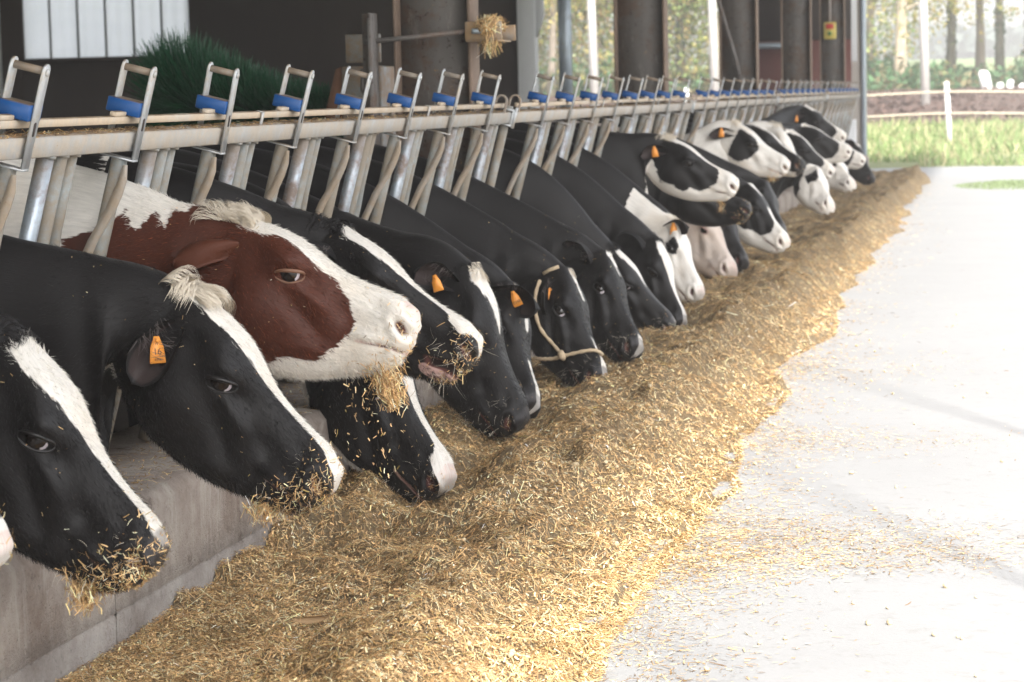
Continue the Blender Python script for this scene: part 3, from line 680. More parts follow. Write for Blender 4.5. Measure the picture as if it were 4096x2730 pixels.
    Uf, Zf = np.full((nr, na), -1.), np.full((nr, na), 0.); Uf[:nu] = U; Zf[:nu] = Z
    mz = np.zeros((nr, na)); mz[:nu] = np.clip((U-.9-.06*np.clip((-.06-Z)/.1, -1, .3))/.05, 0, 1)*np.clip((Z-(zm-.02))/.03, 0, 1)*np.clip((Z+.5), 0, 1)
    lip = np.zeros((nr, na)); lip[:nu] = np.exp(-((Z-zm)/.022)**2)*np.clip((U-.74)/.06, 0, 1)
    chin = np.zeros((nr, na)); chin[:nu] = np.clip((zm-Z)/.02, 0, 1)*np.clip((U-.78)/.06, 0, 1)*np.clip((Z+.34)/.03, 0, 1)
    orb = np.zeros((nr, na)); orb[:nu] = np.exp(-(((U-.385)/.05)**2 + ((Z+.14)/.036)**2))*lat
    nosA = np.zeros((nr, na)); nosA[:nu] = np.maximum(nos, mouth*(1.25 if op else .8)*np.clip((U-.76)/.1, 0, 1))
    ns_ = c.get('nose', 'dark'); zero = np.zeros(n0)
    skin = {'pink': np.maximum(mz, lip*.6), 'mixed': np.maximum(mz*.45 + chin*.2, lip*.5), 'dark': lip*.3, 'chin': np.maximum(mz*.42, chin)}[ns_].ravel()
    dsk = {'pink': zero, 'mixed': (mz*.5).ravel(), 'dark': mz.ravel(), 'chin': (mz*.46).ravel()}[ns_]
    pad = lambda a: np.concatenate([a.ravel(), [a.ravel()[0], a.ravel()[-1]]])
    flow = np.stack([S_*L*1.0, TT*.42*np.where(sgn < 0, 1, -1)[None], np.zeros_like(S_)], -1).reshape(-1, 3); flow += [yn*3.7, yn*1.3, 0]
    flow = np.concatenate([flow, flow[:1], flow[-1:]])
    att = {'white': ('FLOAT', pad(wsd)), 'skin': ('FLOAT', pad(skin)), 'dark_skin': ('FLOAT', pad(dsk)), 'nostril': ('FLOAT', pad(nosA)), 'lid': ('FLOAT', pad(orb*.9*(0 if ns_ == 'pale' else 1))), 'flow': ('FLOAT_VECTOR', flow)}
    # legs, joined to the barrel
    Vx, Fx = [flat], [F]; off = len(flat)
    for lx, sx in ((-.8, .11), (-2.05, .12)):
        for sy in (-1, 1):
            yy = by + (c.get('bdy2', 0) if lx < -1 else 0) + sy*.16
            prof = [(.62, .12), (.45, .085), (.3, .06), (.2, .055), (.05, .038), (-.12, .042), (-.2, .058)]
            na2 = 10; lv = []
            for (z, r) in prof:
                bend = .04 if (lx < -1 and z < .35 and z > .0) else 0
                for a in range(na2): lv.append((lx - bend + r*math.cos(2*math.pi*a/na2)*1.15, yy + r*math.sin(2*math.pi*a/na2), z + (wz-1.16)*(z > .4)))
            Vx.append(np.array(lv)); Fx.append(np.array([(off+i_*na2+a, off+i_*na2+(a+1) % na2, off+(i_+1)*na2+(a+1) % na2, off+(i_+1)*na2+a) for i_ in range(len(prof)-1) for a in range(na2)])); off += len(lv)
    ext = off - len(flat)
    for kx in att:
        ty, a = att[kx]
        fill = np.full(ext, -.2 if kx == 'white' else 0.) if ty == 'FLOAT' else np.random.default_rng(1).random((ext, 3))
        att[kx] = (ty, np.concatenate([a, fill]))
    root = tag(empty('cow', (-.6, yn, -.2)), c['lab'], 'cow', 'cows feeding in a row through the fence')
    me = fast_mesh('body', np.concatenate(Vx), [np.concatenate(Fx), F3], COATS[c.get('coat', 'black')], True, att)
    body = link('body', me, root)
    def at(u, t, side=-1):
        iu = int(np.argmin(np.abs(uu-u))); it = int(round(t*nh)); it = it if side < 0 else (-it) % na
        return Hw[iu, it], Nw[iu, it]
    def atz(u, z, side=-1):
        iu = int(np.argmin(np.abs(uu-u))); rng = np.arange(2, nh-2); it = rng[int(np.argmin(np.abs(H[iu, rng, 1]-z)))]; it = it if side < 0 else (-it) % na
        return Hw[iu, it], Nw[iu, it]
    # ---- eyes
    coat = c.get('coat', 'black'); lidm = {'red': M_lid_r, 'pale': M_lid_p}.get(coat, M_lid_b)
    for side in (-1, 1):
        if side > 0 and det > 1: continue
        p, n = atz(.385, -.142, side); n = n/np.linalg.norm(n); f = ex - n*np.dot(ex, n); f /= np.linalg.norm(f); g = np.cross(n, f)
        if np.dot(g, ez) < 0: g = -g
        es = 1.5*L/.58; ctr = p + n*.0065; r = .0215*es
        m, k_ = (14, 20) if det == 1 else (8, 10)
        ph = np.linspace(0, math.pi*.55, m); V_ = []; sc = []
        for a in ph:
            for b in np.linspace(0, 2*math.pi, k_, endpoint=False):
                d = np.array([math.sin(a)*math.cos(b), math.sin(a)*math.sin(b), math.cos(a)])
                V_.append(ctr + r*(f*d[0] + g*d[1] + n*(d[2]-.55))); sc.append(1. if (d[0] > .5 and det == 1 and c.get('sclera', 1)) else 0.)
        Fq = [(i_*k_+j, i_*k_+(j+1) % k_, (i_+1)*k_+(j+1) % k_, (i_+1)*k_+j) for i_ in range(m-1) for j in range(k_)]
        e_ = link('eye', fast_mesh('eye', np.array(V_), np.array(Fq), M_eye, True, {'sclera': ('FLOAT', sc)}), root)
        # lids: upper and lower almond ridges
        ea_ = .2 if coat == 'red' else .45; fa = f*math.cos(ea_) + g*math.sin(ea_); ga = np.cross(n, fa); ga = ga if np.dot(ga, ez) > 0 else -ga
        w = np.linspace(0, math.pi, 14)
        for up in (1, -1):
            pts = [ctr + fa*(.0275*es)*math.cos(a) + ga*up*(.0148 if up > 0 else .0125)*es*math.sin(a)**.8 + n*(.0085*math.sin(a)-.003)*es for a in w]
            rr = np.array([.0014 + .0019*math.sin(a)*(1.4 if up > 0 else .7) for a in w])*es
            ob = MB().tube(pts, rr, 8).build('eyelid', lidm, root, True)
    # ---- ears
    er = c.get('ear', {}); hidden = c.get('hide', '')
    for side in (-1, 1):
        sp = er.get('r' if side < 0 else 'l', None)
        if sp == 'none': continue
        d = np.array(sp if sp else (-.35, .8, -.38)); d = d*[1, side, 1]
        o, n = atz(.075, -.135, side); e1 = R@(d/np.linalg.norm(d))
        if side < 0 and er.get('ew'): e1 = np.array(er['ew'], float); e1 /= np.linalg.norm(e1)
        open_ = R@np.array(er.get('open', (.75, .25, -.55)))*1.0
        if side > 0 or not er.get('open_w'): open_ = R@(np.array(er.get('open', (.75, .3, -.5)))*[1, side, 1])
        if er.get('open_w') and side < 0: open_ = np.array(er['open_w'], float)
        e3 = open_ - e1*np.dot(open_, e1); e3 /= np.linalg.norm(e3); e2 = np.cross(e3, e1)
        ne, nw = (22, 15) if det == 1 else (12, 9); EL = er.get('len', .2)*L/.58; EW = er.get('wid', .062)*L/.58
        V_, inn = [], []
        for layer in (0, 1):
            for a in np.linspace(0, 1, ne):
                wd = EW*(.34 + .66*math.sin(math.pi*min(1, a*1.25)*.5))*math.sqrt(max(0, 1-max(0, (a-.45)/.55)**2.4)) + .001
                for b in np.linspace(-1, 1, nw):
                    cup = (b*b-.35)*EW*(.95 - .5*a) - .012*math.sin(a*3)
                    V_.append(o - n*.012 + e1*(a*EL) + e2*(b*wd*(.85)) + e3*(cup + (.0 if layer else -.004) + .02*a*a) + np.array([0, 0, -1])*.03*a*a)
                    inn.append(layer*(1. if abs(b) < .85 and a < .95 else 0))
        Fq = []
        g_ = lambda l, a, b: l*ne*nw + a*nw + b
        for l in (0, 1):
            for a in range(ne-1):
                for b in range(nw-1):
                    f_ = [g_(l, a, b), g_(l, a, b+1), g_(l, a+1, b+1), g_(l, a+1, b)]; Fq.append(f_ if l else f_[::-1])
        for a in range(ne-1): Fq += [[g_(0, a, 0), g_(0, a+1, 0), g_(1, a+1, 0), g_(1, a, 0)], [g_(0, a, nw-1), g_(1, a, nw-1), g_(1, a+1, nw-1), g_(0, a+1, nw-1)]]
        for b in range(nw-1): Fq.append([g_(0, ne-1, b), g_(0, ne-1, b+1), g_(1, ne-1, b+1), g_(1, ne-1, b)])
        ear = link('ear', fast_mesh('ear', np.array(V_), np.array(Fq), EARM[er.get('mat', 'red' if coat == 'red' else 'black')], True, {'inner': ('FLOAT', inn)}), root)
        if det == 1 and side < 0:
            nS = 70; a = RNG.uniform(.05, .6, nS); b = RNG.choice([-.8, .8], nS)*RNG.uniform(.6, 1, nS)
            rt = o + e1*(a*EL)[:, None] + e2*(b*EW*.75)[:, None] + e3*((b*b-.35)*EW*.8)[:, None]
            dr = e1*.5 - e2*(np.sign(b)*.7)[:, None] + e3*.35 + .25*RNG.standard_normal((nS, 3)); dr /= np.linalg.norm(dr, axis=1)[:, None]
            Vh, Fh_ = strands(rt, dr, RNG.uniform(.02, .05, nS), .0006, (.2, np.zeros(3)))
            h_ = link('ear_hair', fast_mesh('ear_hair', Vh, Fh_, mat_earhair if coat != 'red' else M_hair_r, True)); h_.parent = ear; h_['kind'] = 'stuff'
        if side < 0 and c.get('tag'):
            tg = c['tag']; cpos = o + e1*EL*tg.get('a', .42) + e2*EW*tg.get('b', 0.) + e3*tg.get('lift', .022); tr = math.radians(tg.get('rot', 0))
            X = np.array(tg.get('x', (.98, .2, 0.))); X /= np.linalg.norm(X); Zd = np.array(tg.get('down', (0, -.1, -1.))); Zd -= X*np.dot(X, Zd); Zd /= np.linalg.norm(Zd)
            X, Zd = X*math.cos(tr) + Zd*math.sin(tr), Zd*math.cos(tr) - X*math.sin(tr); Y_ = np.cross(X, -Zd)
            if Y_[1] > 0: Y_ = -Y_
            s_ = tg.get('s', 1.)*L/.58
            sh = [(-.008, -.012), (.008, -.012), (.012, .0), (.02, .02), (.024, .062), (.0225, .065), (-.0225, .065), (-.024, .062), (-.02, .02), (-.012, .0)]
            pts = [cpos + X*a*s_ + Zd*b*s_ for a, b in sh]
            t_ = MB().prism(pts, Y_*.0018).build('ear_tag', M_tag, root)
            st = MB().tube([cpos - Y_*.004 , cpos + Y_*.009], .006*s_, 10).build('tag_stud', M_tag, None, True); st.parent = t_
            for (txt, sz, dz) in tg.get('text', []):
                cu = bpy.data.curves.new('tag_number', 'FONT'); cu.body = txt; cu.size = sz*s_; cu.align_x = 'CENTER'; cu.extrude = .0002; cu.materials.append(M_ink); tmp = bpy.data.objects.new('tag_number', cu); COL.objects.link(tmp)
                dg = bpy.context.evaluated_depsgraph_get(); dg.update(); mt_ = bpy.data.meshes.new_from_object(tmp.evaluated_get(dg)); bpy.data.objects.remove(tmp); bpy.data.curves.remove(cu)
                mt_.materials.clear(); mt_.materials.append(M_ink); to = bpy.data.objects.new('tag_number', mt_); COL.objects.link(to); to.parent = t_
                zt = Y_; mt = Matrix((Vector(X), Vector(-Zd), Vector(zt))).transposed().to_4x4()
                if mt.determinant() < 0: mt = Matrix((Vector(-X), Vector(-Zd), Vector(zt))).transposed().to_4x4()
                mt.translation = Vector(cpos + Zd*dz*s_ + Y_*.0022); to.matrix_local = mt
    # ---- forelock
    fl_ = c.get('lock')
    if fl_:
        nS = int({1: 900, 2: 300, 3: 80}[det]*fl_.get('n', 1)); wmat = {'w': M_hair_w, 'b': M_hair_b, 'r': M_hair_r}[fl_.get('c', 'w')]
        iu = RNG.integers(0, nu, nS*8); it = RNG.integers(0, int(nh*fl_.get('t', .22))+1, nS*8)*RNG.choice([-1, 1], nS*8)
        u_ = uu[iu]; kf = (u_ < fl_.get('u1', .1)); iu, it = iu[kf][:nS], it[kf][:nS] % na
        rt = Hw[iu, it]; nm = Nw[iu, it]; back = fl_.get('back', .6); nl = 26
        lk = RNG.integers(0, len(rt), nl); lid_ = np.argmin(np.linalg.norm(rt[:, None] - rt[lk][None], axis=2), 1)
        ldir = nm[lk]*fl_.get('up', .5) - ex*back + ey*RNG.normal(0, .5, (nl, 1)) + ex*RNG.normal(0, .35, (nl, 1)); lcur = RNG.standard_normal((nl, 3))*.5 + nm[lk]*.3
        dr = ldir[lid_] + .14*RNG.standard_normal(rt.shape); dr /= np.linalg.norm(dr, axis=1)[:, None]
        ln = RNG.uniform(.55, 1.1, len(rt))*fl_.get('len', .055)
        Vh, Fh_ = strands(rt - nm*.003, dr, ln, .0008 if det == 1 else .0016, (fl_.get('curl', .7), lcur[lid_] + ex*fl_.get('fwd', .5)), 7)
        h_ = link('forelock', fast_mesh('forelock', Vh, Fh_, wmat, True), root); h_['kind'] = 'stuff'
    sw_ = c.get('swirl')
    if sw_:
        nS = sw_.get('n', 900); u0, u1 = sw_.get('u', (-.03, .07)); tw = sw_.get('t', .2)
        iu = RNG.integers(0, nr, nS*40); it = RNG.integers(0, max(2, int(nh*tw))+1, nS*40)*RNG.choice([-1, 1], nS*40); kf = (S_[iu, 0] < u1) & (S_[iu, 0] > u0); iu, it = iu[kf][:nS], it[kf][:nS] % na
        rt = V[iu, it]; nS = len(rt); nm = rt - (Pp - ez*.09 + ex*np.clip((rt-Pp)@ex, -.05, .05)[:, None]); nm /= np.linalg.norm(nm, axis=1)[:, None]
        nl = sw_.get('locks', 30); lk = RNG.integers(0, nS, nl); li = np.argmin(np.linalg.norm(rt[:, None] - rt[lk][None], axis=2), 1)
        ld = ex*sw_.get('fwd', 1.) + ey*RNG.normal(0, .55, (nl, 1)) + RNG.normal(0, .2, (nl, 3)) + np.array([0, 0, -.15]); ld = ld[li] + .12*RNG.standard_normal((nS, 3)); ld -= nm*np.sum(ld*nm, 1)[:, None]; ld /= np.linalg.norm(ld, axis=1)[:, None]
        rho = sw_.get('rho', .022)*RNG.uniform(.45, 1.1, nS)*(.8 + .4*RNG.random(nl))[li]; amax = RNG.uniform(1.6, 2.9, nS); ns = 6; P_ = []; sd_ = np.cross(nm, ld)
        for k in range(ns+1):
            th_ = amax*k/ns; pos = rt - nm*.003 + (rho*np.sin(th_))[:, None]*nm*sw_.get('h', 1.) + (rho*(1-np.cos(th_)))[:, None]*ld + sd_*(rho*.25*np.sin(th_*1.7 + lk[li]))[:, None]
            w_ = .0009*(1 - (k/ns)**2*.8); P_ += [pos - sd_*w_, pos + sd_*w_]
        Vh = np.stack(P_, 1).reshape(-1, 3); b_ = np.arange(nS)[:, None]*2*(ns+1)
        Fh_ = np.concatenate([b_ + np.array([[2*i, 2*i+1, 2*i+3, 2*i+2]]) for i in range(ns)])
        h_ = link('forelock', fast_mesh('forelock', Vh, Fh_, {'w': M_hair_w, 'b': M_hair_b}[sw_.get('c', 'w')], True), root); h_['kind'] = 'stuff'
    if c.get('fur'):
        nS = int(c['fur']*.78); wg = wsd.reshape(nr, na); rows = int(nu + nb*c.get('furlen', .375))
        iu = RNG.integers(2, rows, nS*2); it = RNG.integers(0, na, nS*2); Vn = V; 
        kf = (mz[iu, it] < .3) & (nosA[iu, it] < .2) & (orb[iu, it] < .5); iu, it = iu[kf][:nS], it[kf][:nS]
        f1, f2 = RNG.random(len(iu))[:, None], RNG.random(len(iu))[:, None]
        i1, j1 = np.minimum(iu+1, nr-1), (it+1) % na
        rt = (Vn[iu, it]*(1-f1)+Vn[i1, it]*f1)*(1-f2) + (Vn[iu, j1]*(1-f1)+Vn[i1, j1]*f1)*f2
        tu = Vn[i1, it]-Vn[iu-1, it]; tu /= np.linalg.norm(tu, axis=1)[:, None] + 1e-9; tv = Vn[iu, j1]-Vn[iu, it-1]; nm = np.cross(tu, tv); nm /= np.linalg.norm(nm, axis=1)[:, None] + 1e-9
        nm *= np.sign(np.sum(nm*(rt - Vn[iu].mean(1)), 1))[:, None]
        fd = tu*np.where(S_[iu, it] > .12, -1., 1.)[:, None] + np.array([0, 0, -.5]) + nm*.38 + .25*RNG.standard_normal(rt.shape)
        fd /= np.linalg.norm(fd, axis=1)[:, None]; Vh, Fh_ = strands(rt - nm*.0008, fd, RNG.uniform(.007, .018, len(rt)), .0006, (.3, np.zeros(3)), 1)
        wv = wg[iu, it] + RNG.normal(0, .0035, len(rt)) > 0
        dc = np.array(REDC if coat == 'red' else BLACK); cc = np.where(wv[:, None], np.array([[.82, .78, .71]])*RNG.uniform(.62, 1.1, (len(rt), 1)), dc[None]*np.exp(RNG.normal(.25, .6, (len(rt), 1))))  # random brighter dark hairs put a sheen into the fur colour
        cc = np.repeat(np.concatenate([np.clip(cc, 0, .95), np.ones((len(rt), 1))], 1), 4, 0)
        h_ = link('fur', fast_mesh('fur', Vh, Fh_, M_fur, True, {'col': ('FLOAT_COLOR', cc)}), root); h_['kind'] = 'stuff'
    if det == 1:
        k_ = 70; iu = RNG.integers(0, int(nu + nb*.35), k_); it = RNG.integers(0, nh, k_)
        tu = V[np.minimum(iu+1, nr-1), it]-V[iu, it]; tv = V[iu, (it+1) % na]-V[iu, it]; nm = np.cross(tu, tv); nm /= np.linalg.norm(nm, axis=1)[:, None] + 1e-9
        nm *= np.sign(np.sum(nm*(V[iu, it] - V[iu].mean(1)), 1))[:, None]; SPECK.append((V[iu, it] + nm*.003, nm))
    # ---- whiskers
    if det == 1 and c.get('whisk', 1):
        nS = 90; iu = RNG.integers(0, nu, nS*30); it = RNG.integers(int(nh*.3), nh, nS*30)*RNG.choice([1, 1, -1], nS*30); kf = (uu[iu] > .8) & (uu[iu] < 1.0); iu, it = iu[kf][:nS], it[kf][:nS] % na
        rt = Hw[iu, it]; dr = Nw[iu, it] + .35*RNG.standard_normal(rt.shape) + np.array([0, 0, -.3]); dr /= np.linalg.norm(dr, axis=1)[:, None]
        Vh, Fh_ = strands(rt, dr, RNG.uniform(.012, .05, len(rt))*c.get('whisk', 1), .00035, (.25, np.zeros(3)))
        h_ = link('whiskers', fast_mesh('whiskers', Vh, Fh_, M_hair_w, True), root); h_['kind'] = 'stuff'
    # ---- crumbs on the nose
    nc = c.get('crumbs', 0)
    if nc:
        iu = RNG.integers(0, nu, nc*10); it = RNG.integers(0, na, nc*10); u_ = uu[iu]; z_ = Z[iu, it]
        pr = np.clip((u_-.78)/.2, 0, 1)**1.5*np.clip(.25 + 2.2*nos[iu, it] + 1.5*np.clip((-.14-z_)/.1, 0, 1), 0, 1); kf = RNG.random(len(iu)) < pr; iu, it = iu[kf][:nc], it[kf][:nc]
        CRUMB.append((Hw[iu, it] + Nw[iu, it]*RNG.uniform(.0, .006, (len(iu), 1)), Nw[iu, it]))
    if c.get('halter'):
        def rp(path, off=.008):
            out = []
            for u, t in path: p, n = at(u, t); out.append(p + n*off)
            out = np.array(out); k_ = np.linspace(0, 1, len(out)); return spline(k_, out, np.linspace(0, 1, 28))
        for nm, path in (('cheek_rope', [(.06, .52), (.2, .6), (.4, .64), (.58, .64), (.72, .62)]), ('nose_rope', [(.72, .62), (.75, .45), (.775, .25), (.79, .1), (.79, 0.)]), ('chin_rope', [(.72, .62), (.68, .75), (.62, .88), (.58, 1.)])):
            pts = rp(path); MB().tube(pts, .0075 + .0012*np.sin(np.arange(28)*1.7), 8).build(nm, M_rope, root, True)
        p, n = at(.72, .62); MB().tube([p+n*.004-ex*.022, p+n*.018-ex*.01, p+n*.02+ex*.004, p+n*.006+ex*.014], [.008, .015, .014, .008], 8).build('halter_knot', M_rope, root, True)
        p, n = at(.01, .38); MB().tube([p+n*.006-ez*.03, p+n*.01, p+n*.006+ez*.04], .0075, 8).build('poll_rope', M_rope, root, True)
    return root, Hw, Nw, uu
mat_earhair = mat_hair('ear_hair', (.11, .09, .085))

